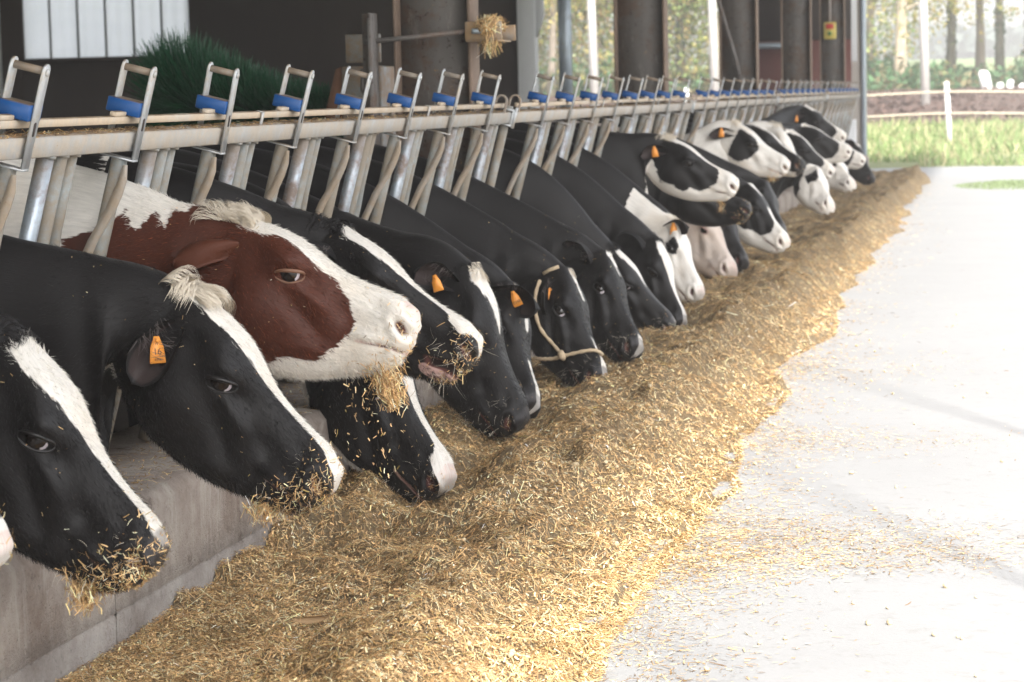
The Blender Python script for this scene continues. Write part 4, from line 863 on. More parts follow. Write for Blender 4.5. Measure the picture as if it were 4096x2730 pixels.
COWS = [
    {'yn': 3.7, 'coat': 'black', 'nose': 'pink', 'det': 2, 'crest': 0.95, 'white': [[(0.85, 0), (0.85, 0.35), (1.1, 0.35), (1.1, 0)]], 'crumbs': 420, 'lock': None, 'lab': 'cow at the left edge with only its straw covered muzzle in the picture', 'poll': (0.1828, 4.05, 0.8684), 'muz': (0.406, 4.05, 0.4983)},
    {'yn': 4.5, 'coat': 'black', 'nose': 'dark', 'det': 1, 'crest': 1.02, 'crumbs': 1500, 'deep': 1.02, 'roll': -8, 'white': [[(0.02, 0), (0.03, 0.24), (0.12, 0.25), (0.3, 0.2), (0.45, 0.155), (0.7, 0.12), (0.9, 0.14), (0.97, 0.09), (0.97, 0)]], 'swirl': {'c': 'b', 'u': (-0.12, 0.03), 't': 0.3, 'rho': 0.016, 'fwd': 0.6, 'n': 900}, 'fur': 45000, 'ear': {'r': (-0.6, 0.3, -0.75)}, 'lab': 'black cow with straw on its poll and a wide white blaze, nearest the camera', 'poll': (0.1918, 4.62, 0.8391), 'muz': (0.5038, 4.62, 0.3913)},
    {'yn': 5.22, 'coat': 'black', 'nose': 'mixed', 'det': 1, 'crest': 1.0, 'sag': 0.0, 'hm': 0.36, 'hf': 0.43, 'deep': 1.0, 'crumbs': 1100, 'roll': -6, 'white': [[(-0.09, 0), (-0.06, 0.17), (0.03, 0.2), (0.2, 0.165), (0.36, 0.145), (0.6, 0.12), (0.85, 0.14), (0.97, 0.2), (1.03, 0.14), (1.03, 0)]], 'white_r': [[(-0.9, 1.05), (-0.8, 0.88), (-0.4, 0.84), (-0.1, 0.86), (0.06, 0.9), (0.1, 1.05)]], 'swirl': {'c': 'w', 'u': (-0.1, 0.06), 't': 0.2, 'rho': 0.03, 'fwd': 1.0, 'n': 2400, 'h': 1.3, 'locks': 16}, 'fur': 45000, 'ear': {'ew': (-0.6, -0.4, -0.6), 'open_w': (0.25, -1, 0.15), 'len': 0.16, 'wid': 0.066}, 'tag': {'a': 0.38, 'b': -0.1, 'lift': 0.012, 's': 0.86, 'x': (0.75, 0.66, 0), 'text': [('16', 0.026, 0.04), ('IT', 0.011, 0.014), ('0316', 0.0095, 0.058)]}, 'lab': 'black cow with a curled white forelock and an orange tag reading 16', 'poll': (0.3488, 5.28, 0.8707), 'muz': (0.6915, 5.28, 0.4488)},
    {'yn': 5.95, 'coat': 'red', 'nose': 'pink', 'det': 1, 'crest': 1.1, 'withers': 1.24, 'crumbs': 330, 'roll': -7, 'deep': 1.14, 'white': [[(-0.1, 0), (-0.07, 0.2), (0.0, 0.19), (0.06, 0.245), (0.16, 0.235), (0.26, 0.19), (0.36, 0.2), (0.46, 0.25), (0.58, 0.29), (0.69, 0.4), (0.75, 0.5), (0.76, 0.58), (0.72, 0.66), (0.66, 0.75), (0.55, 0.74), (0.45, 0.83), (0.37, 0.8), (0.28, 0.85), (0.18, 0.8), (0.12, 0.86), (0.1, 1.05), (1.1, 1.05), (1.1, 0)], [(-4, 0), (-4, 0.75), (-1.0, 0.6), (-0.86, 0.46), (-0.74, 0.52), (-0.64, 0.36), (-0.56, 0.42), (-0.48, 0.28), (-0.4, 0.36), (-0.32, 0.22), (-0.24, 0.3), (-0.2, 0.14), (-0.14, 0.17), (-0.08, 0)], [(-0.56, 0.62), (-0.48, 0.56), (-0.44, 0.68), (-0.52, 0.76)], [(-0.42, 0.66), (-0.37, 0.6), (-0.34, 0.7), (-0.4, 0.78)], [(-0.32, 0.72), (-0.28, 0.68), (-0.26, 0.78), (-0.3, 0.82)], [(-0.5, 0.8), (-0.44, 0.76), (-0.42, 0.84)]], 'swirl': {'c': 'w', 'u': (-0.1, 0.12), 't': 0.24, 'rho': 0.022, 'fwd': -1.0, 'n': 2400, 'locks': 30}, 'fur': 75000, 'furlen': 0.68, 'ear': {'ew': (-0.85, -0.4, 0.02), 'l': 'none', 'len': 0.18, 'wid': 0.055, 'open_w': (0.3, 0.8, -0.45)}, 'body': (2.2, 0.4, 3.0, 1.4), 'lab': 'red brown and white cow with a pink nose and straw falling from its mouth', 'poll': (0.2423, 5.95, 1.0147), 'muz': (0.7142, 5.95, 0.7636)},
    {'yn': 6.62, 'coat': 'blackd', 'nose': 'chin', 'det': 1, 'crest': 1.08, 'withers': 1.22, 'crumbs': 420, 'open': 0.05, 'roll': -7, 'white': [[(0.025, 0), (0.03, 0.18), (0.1, 0.22), (0.3, 0.2), (0.5, 0.155), (0.68, 0.16), (0.74, 0.2), (0.8, 0.3), (0.88, 0.32), (0.93, 0.22), (1.03, 0.18), (1.03, 0)]], 'swirl': {'c': 'b', 'u': (-0.1, 0.03), 't': 0.25, 'rho': 0.016, 'fwd': 0.5, 'n': 700}, 'fur': 30000, 'whisk': 1.7, 'ear': {'r': (-0.6, 0.6, -0.3)}, 'body': (2.5, 1.2, 2.7, 0.1), 'lab': 'black cow with a white blaze and parted whiskery lips, behind the red cow', 'poll': (0.2814, 6.72, 0.9452), 'muz': (0.7083, 6.72, 0.6141)},
    {'yn': 7.32, 'coat': 'black', 'nose': 'pink', 'det': 1, 'crest': 0.92, 'fur': 26000, 'crumbs': 120, 'white': [[(0.18, 0), (0.18, 0.11), (0.3, 0.1), (0.5, 0.09), (0.72, 0.11), (0.8, 0.16), (0.84, 0.3), (0.93, 0.33), (1.03, 0.3), (1.03, 0)], [(-0.3, 1.05), (-0.3, 0.84), (0.0, 0.8), (0.3, 0.86), (0.6, 0.86), (0.8, 0.82), (0.86, 1.05)]], 'ear': {'r': 'none'}, 'lab': 'black cow eating under the chin of the red cow, with a narrow white blaze', 'poll': (0.2148, 7.32, 0.5992), 'muz': (0.4995, 7.2, 0.125)},
    {'fur': 16000, 'yn': 8.1, 'coat': 'blackd', 'nose': 'dark', 'det': 1, 'crest': 0.9, 'crumbs': 60, 'white': [[(0.03, 0), (0.04, 0.2), (0.1, 0.22), (0.15, 0.17), (0.24, 0.1), (0.36, 0.05), (0.44, 0.02), (0.44, 0)]], 'swirl': {'c': 'w', 'u': (-0.02, 0.1), 't': 0.2, 'rho': 0.012, 'fwd': 0.8, 'n': 500}, 'ear': {'ew': (-0.5, -0.35, 0.35), 'open_w': (0.3, -1, 0.0), 'len': 0.17, 'wid': 0.065}, 'tag': {'a': 0.42, 'b': 0.15, 'lift': 0.016, 's': 0.75, 'rot': -15, 'text': []}, 'lab': 'black cow with a white star, its black muzzle down in the feed', 'poll': (0.3907, 8.0, 0.7365), 'muz': (0.5863, 7.95, 0.2004)},
    {'fur': 16000, 'yn': 8.75, 'coat': 'blackd', 'nose': 'dark', 'det': 1, 'crest': 0.9, 'white': [[(0.04, 0), (0.05, 0.09), (0.1, 0.08), (0.2, 0.05), (0.38, 0.04), (0.42, 0)], [(0.6, 0), (0.62, 0.05), (0.9, 0.08), (1.03, 0.06), (1.03, 0)]], 'swirl': {'c': 'w', 'u': (0.02, 0.1), 't': 0.1, 'rho': 0.01, 'fwd': 0.8, 'n': 200}, 'ear': {'ew': (0.85, -0.35, -0.1), 'open_w': (-0.05, -1, 0.0), 'len': 0.23, 'wid': 0.078}, 'tag': {'a': 0.5, 'b': 0.1, 'lift': 0.02, 's': 0.85, 'rot': -22, 'text': [('0348', 0.019, 0.05)]}, 'lab': 'black cow whose drooping ear carries an orange tag reading 0348', 'poll': (0.3756, 8.75, 0.6027), 'muz': (0.5141, 8.47, 0.1812)},
    {'fur': 16000, 'yn': 9.45, 'coat': 'blackd', 'nose': 'dark', 'det': 1, 'crest': 0.92, 'white': [[(0.02, 0), (0.03, 0.08), (0.08, 0.09), (0.14, 0.04), (0.3, 0.02), (0.32, 0)], [(0.62, 0), (0.64, 0.04), (0.8, 0.05), (0.9, 0.12), (1.02, 0.12), (1.03, 0)]], 'halter': 1, 'ear': {'ew': (-0.2, -0.5, -0.6), 'len': 0.16, 'wid': 0.05, 'open_w': (1, -0.2, 0)}, 'tag': {'a': 0.4, 'b': 0.0, 'lift': 0.015, 's': 0.8, 'x': (0.25, 0.97, 0), 'text': []}, 'swirl': {'c': 'w', 'u': (0.0, 0.07), 't': 0.09, 'rho': 0.01, 'fwd': 0.8, 'n': 200}, 'lab': 'black cow wearing a jute rope halter across its nose', 'poll': (0.4487, 9.45, 0.6103), 'muz': (0.6335, 9.25, 0.195)},
    {'fur': 16000, 'yn': 10.15, 'coat': 'blackd', 'nose': 'dark', 'det': 1, 'crest': 0.93, 'white': [[(0.0, 0), (0.02, 0.12), (0.07, 0.14), (0.16, 0.05), (0.26, 0.02), (0.26, 0)], [(0.86, 0), (0.88, 0.1), (1.03, 0.12), (1.03, 0)]], 'ear': {'r': (-0.7, 0.4, -0.2)}, 'lab': 'black cow with a small white forehead star, just beyond the haltered cow', 'poll': (0.4913, 10.15, 0.6291), 'muz': (0.6727, 9.93, 0.2393)},
    {'yn': 11.33, 'coat': 'blackd', 'nose': 'dark', 'det': 1, 'crest': 0.95, 'white': [[(0.04, 0), (0.05, 0.17), (0.14, 0.17), (0.3, 0.11), (0.52, 0.02), (0.52, 0)], [(0.93, 0), (0.95, 0.05), (1.03, 0.04), (1.03, 0)]], 'ear': {'r': (-0.7, 0.3, -0.3)}, 'swirl': {'c': 'b', 'u': (-0.08, 0.04), 't': 0.25, 'rho': 0.015, 'fwd': 0.6, 'n': 400}, 'lab': 'black cow with a short tapering blaze and black nose, head slanted down', 'poll': (0.3227, 11.33, 0.58), 'muz': (0.6232, 11.33, 0.2108)},
    {'yn': 12.03, 'roll': 6, 'coat': 'blackd', 'nose': 'dark', 'det': 2, 'crest': 0.97, 'white': [[(0.03, 0), (0.04, 0.17), (0.15, 0.2), (0.35, 0.17), (0.6, 0.11), (0.8, 0.1), (1.02, 0.12), (1.03, 0)]], 'ear': {'r': (-0.7, 0.3, -0.3)}, 'swirl': {'c': 'b', 'u': (-0.08, 0.04), 't': 0.25, 'rho': 0.015, 'fwd': 0.6, 'n': 400}, 'lab': 'black cow with a long white blaze running all the way down to its nose', 'poll': (0.4393, 12.0, 0.5749), 'muz': (0.603, 11.82, 0.1636)},
    {'yn': 12.73, 'roll': 4, 'coat': 'black', 'nose': 'pink', 'det': 2, 'crest': 1.0, 'white': [[(-0.1, 0), (-0.05, 1.05), (1.1, 1.05), (1.1, 0)], [(-0.5, 0.15), (-0.45, 0.5), (-0.05, 0.6), (0, 0.2)]], 'dark': [[(0.28, 0.28), (0.3, 0.46), (0.4, 0.5), (0.47, 0.42), (0.4, 0.3)]], 'ear': {'ew': (0.85, -0.4, 0.22), 'open_w': (-0.1, -1, -0.2), 'len': 0.2, 'wid': 0.07, 'mat': 'black'}, 'tag': {'a': 0.4, 'b': 0.0, 'lift': 0.012, 's': 1.05, 'text': [('4481', 0.018, 0.055)]}, 'swirl': {'c': 'w', 'u': (-0.08, 0.1), 't': 0.25, 'rho': 0.017, 'fwd': 0.6, 'n': 500}, 'lab': 'white faced cow with a black ear holding an orange tag', 'poll': (0.4338, 12.72, 0.6304), 'muz': (0.603, 12.52, 0.257)},
    {'yn': 13.43, 'coat': 'black', 'nose': 'mixed', 'det': 2, 'crest': 1.1, 'withers': 1.2, 'crumbs': 60, 'white': [[(-0.06, 0), (-0.05, 0.2), (0.05, 0.22), (0.25, 0.17), (0.5, 0.16), (0.7, 0.2), (0.76, 0.35), (0.79, 0.5), (0.74, 0.62), (0.65, 0.68), (0.55, 0.66), (0.5, 0.74), (0.35, 0.7), (0.2, 0.76), (0.0, 0.6), (-0.02, 0.55), (-0.04, 0.62), (-0.25, 0.78), (-0.4, 1.05), (1.1, 1.05), (1.1, 0)]], 'ear': {'ew': (-0.85, -0.45, 0.05), 'open_w': (0.2, -1, -0.2), 'len': 0.2, 'wid': 0.065}, 'tag': {'a': 0.45, 'b': -0.2, 'lift': 0.012, 's': 0.95, 'rot': -8, 'text': []}, 'swirl': {'c': 'w', 'u': (-0.08, 0.1), 't': 0.25, 'rho': 0.017, 'fwd': -0.6, 'n': 500}, 'lab': 'black cow with white jaw and blaze, head held high above its grazing neighbours', 'poll': (0.2809, 13.5, 1.0645), 'muz': (0.689, 13.5, 0.8128)},
    {'yn': 14.13, 'coat': 'blackd', 'nose': 'dark', 'det': 2, 'crest': 1.05, 'crumbs': 160, 'white': [], 'ear': {'r': 'none', 'l': 'none'}, 'lab': 'black cow whose straw covered muzzle shows below the white jawed head', 'poll': (0.243, 14.2, 0.8241), 'muz': (0.6759, 14.2, 0.6477)},
    {'yn': 14.83, 'roll': 3, 'coat': 'pale', 'nose': 'pink', 'det': 2, 'crest': 1.0, 'white': [[(-5, 0), (-5, 1.05), (1.1, 1.05), (1.1, 0)]], 'ear': {'r': 'none'}, 'lab': 'pale cream cow with a pink nose buried in the feed', 'poll': (0.3344, 14.9, 0.5865), 'muz': (0.5375, 14.6, 0.2266)},
    {'yn': 15.53, 'coat': 'black', 'nose': 'pink', 'det': 2, 'crest': 1.0, 'white': [[(-0.03, 0), (-0.02, 0.16), (0.1, 0.16), (0.2, 0.1), (0.28, 0.0)], [(0.4, 0), (0.42, 0.08), (0.55, 0.14), (0.7, 0.28), (0.78, 0.45), (0.74, 0.6), (0.6, 0.62), (0.5, 0.7), (0.3, 0.68), (0.1, 0.75), (0.1, 1.05), (1.1, 1.05), (1.1, 0)]], 'ear': {'r': 'none'}, 'lab': 'black and white cow with white lower face and pink nose tip, head low', 'poll': (0.5271, 15.6, 0.702), 'muz': (0.7952, 15.4, 0.3496)},
    {'yn': 15.2, 'coat': 'blackd', 'nose': 'dark', 'det': 2, 'crest': 1.0, 'white': [], 'ear': {'r': 'none', 'l': 'none'}, 'lab': 'all black head pushed straight down into the feed beside the cream cow', 'poll': (0.4262, 15.0, 0.6022), 'muz': (0.5962, 14.75, 0.258)},
    {'yn': 16.23, 'coat': 'blackd', 'nose': 'dark', 'det': 2, 'crest': 1.0, 'white': [], 'ear': {'r': 'none', 'l': 'none'}, 'lab': 'black head eating behind the black and white cow with the low head', 'poll': (0.5614, 16.3, 0.6854), 'muz': (0.7169, 15.95, 0.3795)},
    {'yn': 17.44, 'coat': 'black', 'nose': 'pink', 'det': 2, 'crest': 1.02, 'withers': 1.12, 'crumbs': 60, 'white': [[(-6, 0.0), (-6, 1.05), (1.1, 1.05), (1.1, 0)]], 'dark': [[(0.12, 0.24), (0.14, 0.5), (0.2, 0.72), (0.4, 0.7), (0.5, 0.55), (0.52, 0.4), (0.42, 0.25), (0.3, 0.22)]], 'ear': {'ew': (-0.85, -0.4, 0.1), 'open_w': (0.1, -1, -0.3), 'len': 0.22, 'wid': 0.065, 'mat': 'black'}, 'tag': {'a': 0.5, 'b': -0.3, 'lift': 0.012, 's': 1.0, 'text': []}, 'swirl': {'c': 'w', 'u': (-0.08, 0.1), 't': 0.25, 'rho': 0.017, 'fwd': -0.6, 'n': 500}, 'lab': 'mostly white cow with a round black eye patch and orange tagged black ear', 'poll': (0.2087, 17.5, 1.0927), 'muz': (0.6161, 17.5, 0.7889)},
    {'yn': 18.14, 'coat': 'blackd', 'nose': 'mixed', 'det': 3, 'crest': 1.02, 'crumbs': 60, 'white': [[(-0.05, 0), (-0.03, 0.2), (0.15, 0.18), (0.3, 0.1), (0.9, 0.08), (0.9, 0)], [(0.2, 1.05), (0.3, 0.75), (0.7, 0.68), (1.0, 0.7), (1.0, 1.05)]], 'ear': {'r': 'none'}, 'lab': 'black cow with muddy straw coated nose behind the mostly white cow', 'poll': (0.2582, 18.6, 1.0427), 'muz': (0.6404, 18.4, 0.7608)},
    {'yn': 19.5, 'coat': 'black', 'nose': 'pink', 'det': 3, 'crest': 1.02, 'white': [[(-0.5, 0), (-0.5, 0.5), (0.0, 0.5), (0.5, 0.4), (1.1, 0.4), (1.1, 0)], [(0.5, 1.05), (0.5, 0.5), (1.1, 0.5), (1.1, 1.05)]], 'ear': {'r': 'none'}, 'swirl': {'c': 'w', 'u': (-0.08, 0.1), 't': 0.25, 'rho': 0.017, 'fwd': -0.6, 'n': 500}, 'lab': 'white fronted cow half hidden between two black and white heads', 'poll': (0.3235, 19.6, 1.0255), 'muz': (0.5895, 19.4, 0.6332)},
    {'yn': 20.3, 'coat': 'black', 'nose': 'pink', 'det': 3, 'crest': 1.0, 'white': [[(-0.1, 0), (-0.1, 0.3), (0.05, 0.25), (0.2, 0.12), (0.5, 0.12), (0.7, 0.16), (0.8, 0.35), (0.8, 0.6), (0.7, 0.9), (1.1, 1.05), (1.1, 0)]], 'ear': {'r': 'none'}, 'lab': 'black cow with a thin blaze widening into a white muzzle, mouth closed', 'poll': (0.3384, 20.6, 0.9723), 'muz': (0.7116, 20.6, 0.6329)},
    {'yn': 22.1, 'coat': 'black', 'nose': 'mixed', 'det': 3, 'crest': 1.05, 'withers': 1.2, 'white': [[(-0.02, 0), (0.0, 0.2), (0.2, 0.2), (0.3, 0.05), (0.35, 0)], [(0.42, 0), (0.45, 0.1), (0.7, 0.2), (0.82, 0.4), (0.8, 0.7), (0.7, 1.05), (1.1, 1.05), (1.1, 0)]], 'ear': {'ew': (-0.65, -0.5, -0.2), 'open_w': (0.1, -1, -0.2)}, 'tag': {'a': 0.6, 'b': 0.0, 'lift': 0.012, 's': 1.05, 'text': []}, 'lab': 'black cow holding its head highest at the far end, orange tag in its ear', 'poll': (0.2648, 22.8, 1.1718), 'muz': (0.6612, 22.8, 0.8865)},
    {'yn': 21.0, 'coat': 'black', 'nose': 'pink', 'det': 3, 'crest': 1.0, 'white': [[(-0.1, 0), (-0.08, 0.25), (0.05, 0.22), (0.2, 0.14), (0.6, 0.14), (0.75, 0.3), (0.8, 0.5), (0.75, 0.7), (0.5, 0.75), (0.4, 1.05), (1.1, 1.05), (1.1, 0)]], 'ear': {'r': 'none'}, 'lab': 'black cow with pink lower jaw lying over its neighbour at the far end', 'poll': (0.3316, 21.9, 1.0045), 'muz': (0.7677, 21.9, 0.7845)},
    {'yn': 24.4, 'coat': 'black', 'nose': 'pink', 'det': 3, 'crest': 1.0, 'white': [[(0.0, 0), (0.0, 0.12), (0.5, 0.12), (0.72, 0.25), (0.78, 0.6), (0.75, 1.05), (1.1, 1.05), (1.1, 0)]], 'ear': {'r': 'none'}, 'lab': 'black cow with white muzzle, second from the barn end', 'poll': (0.3598, 24.2, 0.8997), 'muz': (0.7542, 24.2, 0.624)},
    {'yn': 25.8, 'coat': 'black', 'nose': 'dark', 'det': 3, 'crest': 0.98, 'white': [[(-0.1, 0), (-0.05, 0.2), (0.1, 0.2), (0.15, 0)]], 'ear': {'r': (-0.3, 0.8, 0.2)}, 'lab': 'farthest black cow, its dark head dipped at the end of the feed', 'poll': (0.569, 26.0, 0.7006), 'muz': (0.7542, 25.7, 0.36)},
    {'yn': 18.9, 'coat': 'black', 'nose': 'pink', 'det': 3, 'crest': 0.98, 'white': [[(-0.1, 0), (-0.1, 1.05), (1.1, 1.05), (1.1, 0)]], 'dark': [[(0.2, 0.25), (0.2, 0.55), (0.4, 0.55), (0.42, 0.3)], [(-0.1, 0.5), (-0.1, 1.05), (0.45, 1.05), (0.4, 0.7)]], 'ear': {'r': 'none'}, 'lab': 'white faced cow with a black eye spot eating at mid row', 'poll': (0.7015, 19.0, 0.6867), 'muz': (0.8366, 18.65, 0.4147)},
    {'yn': 23.6, 'coat': 'black', 'nose': 'pink', 'det': 3, 'crest': 0.98, 'white': [[(0.3, 0), (0.3, 1.05), (1.1, 1.05), (1.1, 0)]], 'ear': {'r': 'none'}, 'lab': 'cow with a bright white lower face dipped into the far feed', 'poll': (0.5373, 23.2, 0.6733), 'muz': (0.7273, 22.85, 0.4261)}
]

COWMAP = [make_cow(c) for c in COWS]

# ------------------------------------------------------------------ the windrow of chopped feed
def vnoise(x, y, seed):
    r = np.random.default_rng(seed).random((257, 257)); xi = np.floor(x).astype(int); yi = np.floor(y).astype(int); fx = x-xi; fy = y-yi
    fx = fx*fx*(3-2*fx); fy = fy*fy*(3-2*fy); g = lambda a, b: r[a % 257, b % 257]
    return (g(xi, yi)*(1-fx)+g(xi+1, yi)*fx)*(1-fy) + (g(xi, yi+1)*(1-fx)+g(xi+1, yi+1)*fx)*fy
def fbm(x, y, seed, o=4): return sum(vnoise(x*2**k, y*2**k, seed+k)/2**k for k in range(o))/(2-2**(1-o)) - .5
def foot_x(Y): return np.interp(Y, [4, 6.2, 8, 12, 35], [1.3, 1.3, 1.24, 1.16, 1.12]) + .3*fbm(Y*.9, Y*0+3, 31, 3) + .03*np.sin(Y*2.1) - np.clip((Y-24)/12, 0, 1)*.15
EATERS = [(m[1][4].mean(0), c) for m, c in zip(COWMAP, COWS)]
def feed_h(X, Y):
    f = foot_x(Y); end = np.clip((34.6-Y)/1.2, 0, 1); end = end*end*(3-2*end)
    hr = (np.interp(Y, [4, 5.5, 6.9, 7.8, 9, 35], [.15, .13, .13, .17, .21, .2]) + .13*fbm(Y*.8, Y*0+1, 51, 3))*np.clip((Y-3.2)/1.5, .3, 1); xr = .88 + .2*fbm(Y*.7, Y*0, 41, 3)
    hc = np.interp(Y, [4.4, 5.3, 6.2, 7, 8, 34], [.0, .0, .03, .08, .15, .16])
    a = np.clip((X-.42)/(xr-.42), 0, 1); a = a*a*(3-2*a); b = np.clip((X-xr)/(f-xr), 0, 1.2)
    h = np.where(X < xr, hc + (hr-hc)*a, hr*np.clip(1-b, 0, 1)**1.15)
    h = h*end + (h > .015)*end*(.12*fbm(X*4, Y*4, 61, 3) + .1*fbm(X*10, Y*10, 71, 3) - .01)
    for p, c in EATERS:
        z = p[2]
        if z < .34:
            d2 = ((X-p[0]-.02)/.17)**2 + ((Y-p[1]+.08)/.26)**2; w = np.exp(-d2*1.1)
            h = h*(1-w) + np.maximum(z-.085, .012)*w + .035*np.exp(-(np.sqrt(d2)-1.6)**2*3)*end*np.clip(h*8, 0, 1)
    # a dark hollow nosed out near the camera
    d2 = ((X-.5)/.2)**2 + ((Y-5.62)/.2)**2; h = h - .1*np.exp(-d2*1.5)
    h = np.where((X < f-.12) & (end > .5), np.maximum(h, np.minimum(.012, (X-.08)*.2 + .004)), h)
    return np.where(X > f+.02, np.minimum(h, .0), np.maximum(h, -.004))
def mat_feed_base():
    m = NM('feed_base'); v = m.geo(); n = m.noise(v, 55, 6, .8); n2 = m.noise(v, 7, 5, .7)
    c = m.mix(n, (.045, .028, .016), (.42, .33, .21)); c = m.mix(m.ramp(n2, .4, .65, 0, .5), c, (.26, .17, .08))  # dark end of the mix painted for shade in crevices between straws
    m.base(c, .9, 0, .1); m.bump(n, .02, 1.); return m.m
def mat_straw():
    m = NM('straw'); c = m.attr('col', 'Color'); m.base(c, .6, 0, .25)
    return m.m
M_feed = mat_feed_base(); M_straw = mat_straw()
ys = np.concatenate([np.arange(4.1, 11, .018), np.arange(11, 20, .035), np.arange(20, 36, .07)]); xs = np.linspace(.085, 1.62, 100)
XX, YY = np.meshgrid(xs, ys); ZZ = feed_h(XX, YY); nx = len(xs)
i = (np.arange(len(ys)-1)[:, None]*nx + np.arange(nx-1)[None]).ravel(); F = np.stack([i, i+1, i+nx+1, i+nx], 1)
keep = (ZZ.ravel()[F].max(1) > .009); F = F[keep]
Vv = np.stack([XX, YY, ZZ], -1).reshape(-1, 3)
pile = link('feed_pile', fast_mesh('feed_pile', Vv, F, M_feed)); tag(pile, 'long windrow of chopped golden brown feed lying along the kerb', 'feed pile', kind='stuff')

PAL = np.array([(.47, .34, .16), (.56, .43, .22), (.38, .26, .115), (.62, .51, .3), (.28, .18, .075), (.43, .31, .14), (.2, .13, .055), (.27, .22, .07), (.68, .58, .38), (.5, .36, .15)])
PW = np.array([.17, .14, .15, .08, .13, .13, .1, .04, .04, .02]); PW = PW/PW.sum(); PAL = np.clip(PAL*np.array([1.55, 1.42, 1.48]), 0, .85)
def straw_mesh(name, C, D, N, ln, wd, bend=.15):
    far = (C[:, 1] > 9.5) | (RNG.random(len(C)) < .75)
    if len(C) > 50000 and far.any():
        return straw_two(name, C, D, N, ln, wd, bend, far)
    return fast_mesh(*straw_arrays(name, C, D, N, ln, wd, bend))
def straw_two(name, C, D, N, ln, wd, bend, far):
    a = straw_arrays(name, C[~far], D[~far], N[~far], ln[~far], wd[~far], bend); b = straw_arrays(name, C[far], D[far], N[far], ln[far], wd[far], None)
    o = len(a[1]); return fast_mesh(name, np.concatenate([a[1], b[1]]), np.concatenate([a[2], b[2]+o]), M_straw, False, {'col': ('FLOAT_COLOR', np.concatenate([a[5]['col'][1], b[5]['col'][1]]))})
def straw_arrays(name, C, D, N, ln, wd, bend=.15):
    """flat bent straws: centres, directions, normals"""
    n = len(C); D = D/np.linalg.norm(D, axis=1)[:, None]; W = np.cross(D, N); W /= np.linalg.norm(W, axis=1)[:, None] + 1e-9; N = np.cross(W, D)
    if bend is None:
        l2 = (ln/2)[:, None]; w2 = (wd/2)[:, None]; V = np.stack([C-D*l2-W*w2, C-D*l2+W*w2, C+D*l2+W*w2*.7, C+D*l2-W*w2*.7], 1).reshape(-1, 3); o = np.arange(n)[:, None]*4
        col = damp(C, PAL[RNG.choice(len(PAL), n, p=PW)]*np.exp(RNG.normal(0, .3, (n, 1)))); col = np.repeat(np.clip(col, 0, 1), 4, 0)
        return (name, V, o+np.array([[0, 1, 2, 3]]), M_straw, False, {'col': ('FLOAT_COLOR', np.concatenate([col, np.ones((len(col), 1))], 1))})
    b = (RNG.standard_normal(n)*bend*ln)[:, None]; l2 = (ln/2)[:, None]; w2 = (wd/2)[:, None]
    pts = [C-D*l2-W*w2, C-D*l2+W*w2, C+N*b-W*w2, C+N*b+W*w2, C+D*l2-W*w2*.7, C+D*l2+W*w2*.7]
    V = np.stack(pts, 1).reshape(-1, 3); o = np.arange(n)[:, None]*6
    F = np.concatenate([o+np.array([[0, 1, 3, 2]]), o+np.array([[2, 3, 5, 4]])])
    col = damp(C, PAL[RNG.choice(len(PAL), n, p=PW)]*np.exp(RNG.normal(0, .3, (n, 1)))); col = np.repeat(np.clip(col, 0, 1), 6, 0)
    return (name, V, F, M_straw, False, {'col': ('FLOAT_COLOR', np.concatenate([col, np.ones((len(col), 1))], 1))})
def damp(C, col):
    d = np.clip((fbm(C[:, 0]*6, C[:, 1]*6, 101, 4) + .1)*4.5, 0, 1)*np.clip(.6 + RNG.normal(0, .5, len(C)), 0, 1)
    return col*(1 - d[:, None]*np.array([.5, .54, .62]))
def rand_dirs(n, flat=.35):
    a = RNG.uniform(0, 2*np.pi, n); return np.stack([np.cos(a), np.sin(a), RNG.normal(0, flat, n)], -1)
# straws on the pile: as dense per square metre as the picture can show
def sample_Y(n, y0, y1, p): # density falling as Y^-p
    u = RNG.random(n); return (y0**(1-p) + u*(y1**(1-p)-y0**(1-p)))**(1/(1-p))
n = 470000; Yp = sample_Y(n, 4.1, 35.2, 2.0); Xp = RNG.uniform(.085, 1.5, n)
h = feed_h(Xp, Yp); k = h > .002; Xp, Yp, h = Xp[k], Yp[k], h[k]
gx = (feed_h(Xp+.02, Yp)-feed_h(Xp-.02, Yp))/.04; gy = (feed_h(Xp, Yp+.02)-feed_h(Xp, Yp-.02))/.04
Nn = np.stack([-gx, -gy, np.ones_like(gx)], -1) + .45*RNG.standard_normal((len(gx), 3)); Dd = rand_dirs(len(gx), .3); Dd[:, 2] += gx*Dd[:, 0]+gy*Dd[:, 1]
ln = np.exp(RNG.normal(math.log(.015), .7, len(gx)))*np.clip(Yp/11, 1, 1.35); wd = RNG.uniform(.0005, .002, len(gx))*np.clip(Yp/9, 1, 1.6); ch = RNG.random(len(gx)) < .25; ln[ch] = RNG.uniform(.005, .014, ch.sum()); wd[ch] = RNG.uniform(.002, .0048, ch.sum())
tag(link('feed_straws', straw_mesh('feed_straws', np.stack([Xp, Yp, h+RNG.uniform(-.002, .012, len(h))], -1), Dd, Nn, np.clip(ln, .005, .11), wd)),
    'loose chopped straw covering the whole feed windrow', 'straw', kind='stuff')
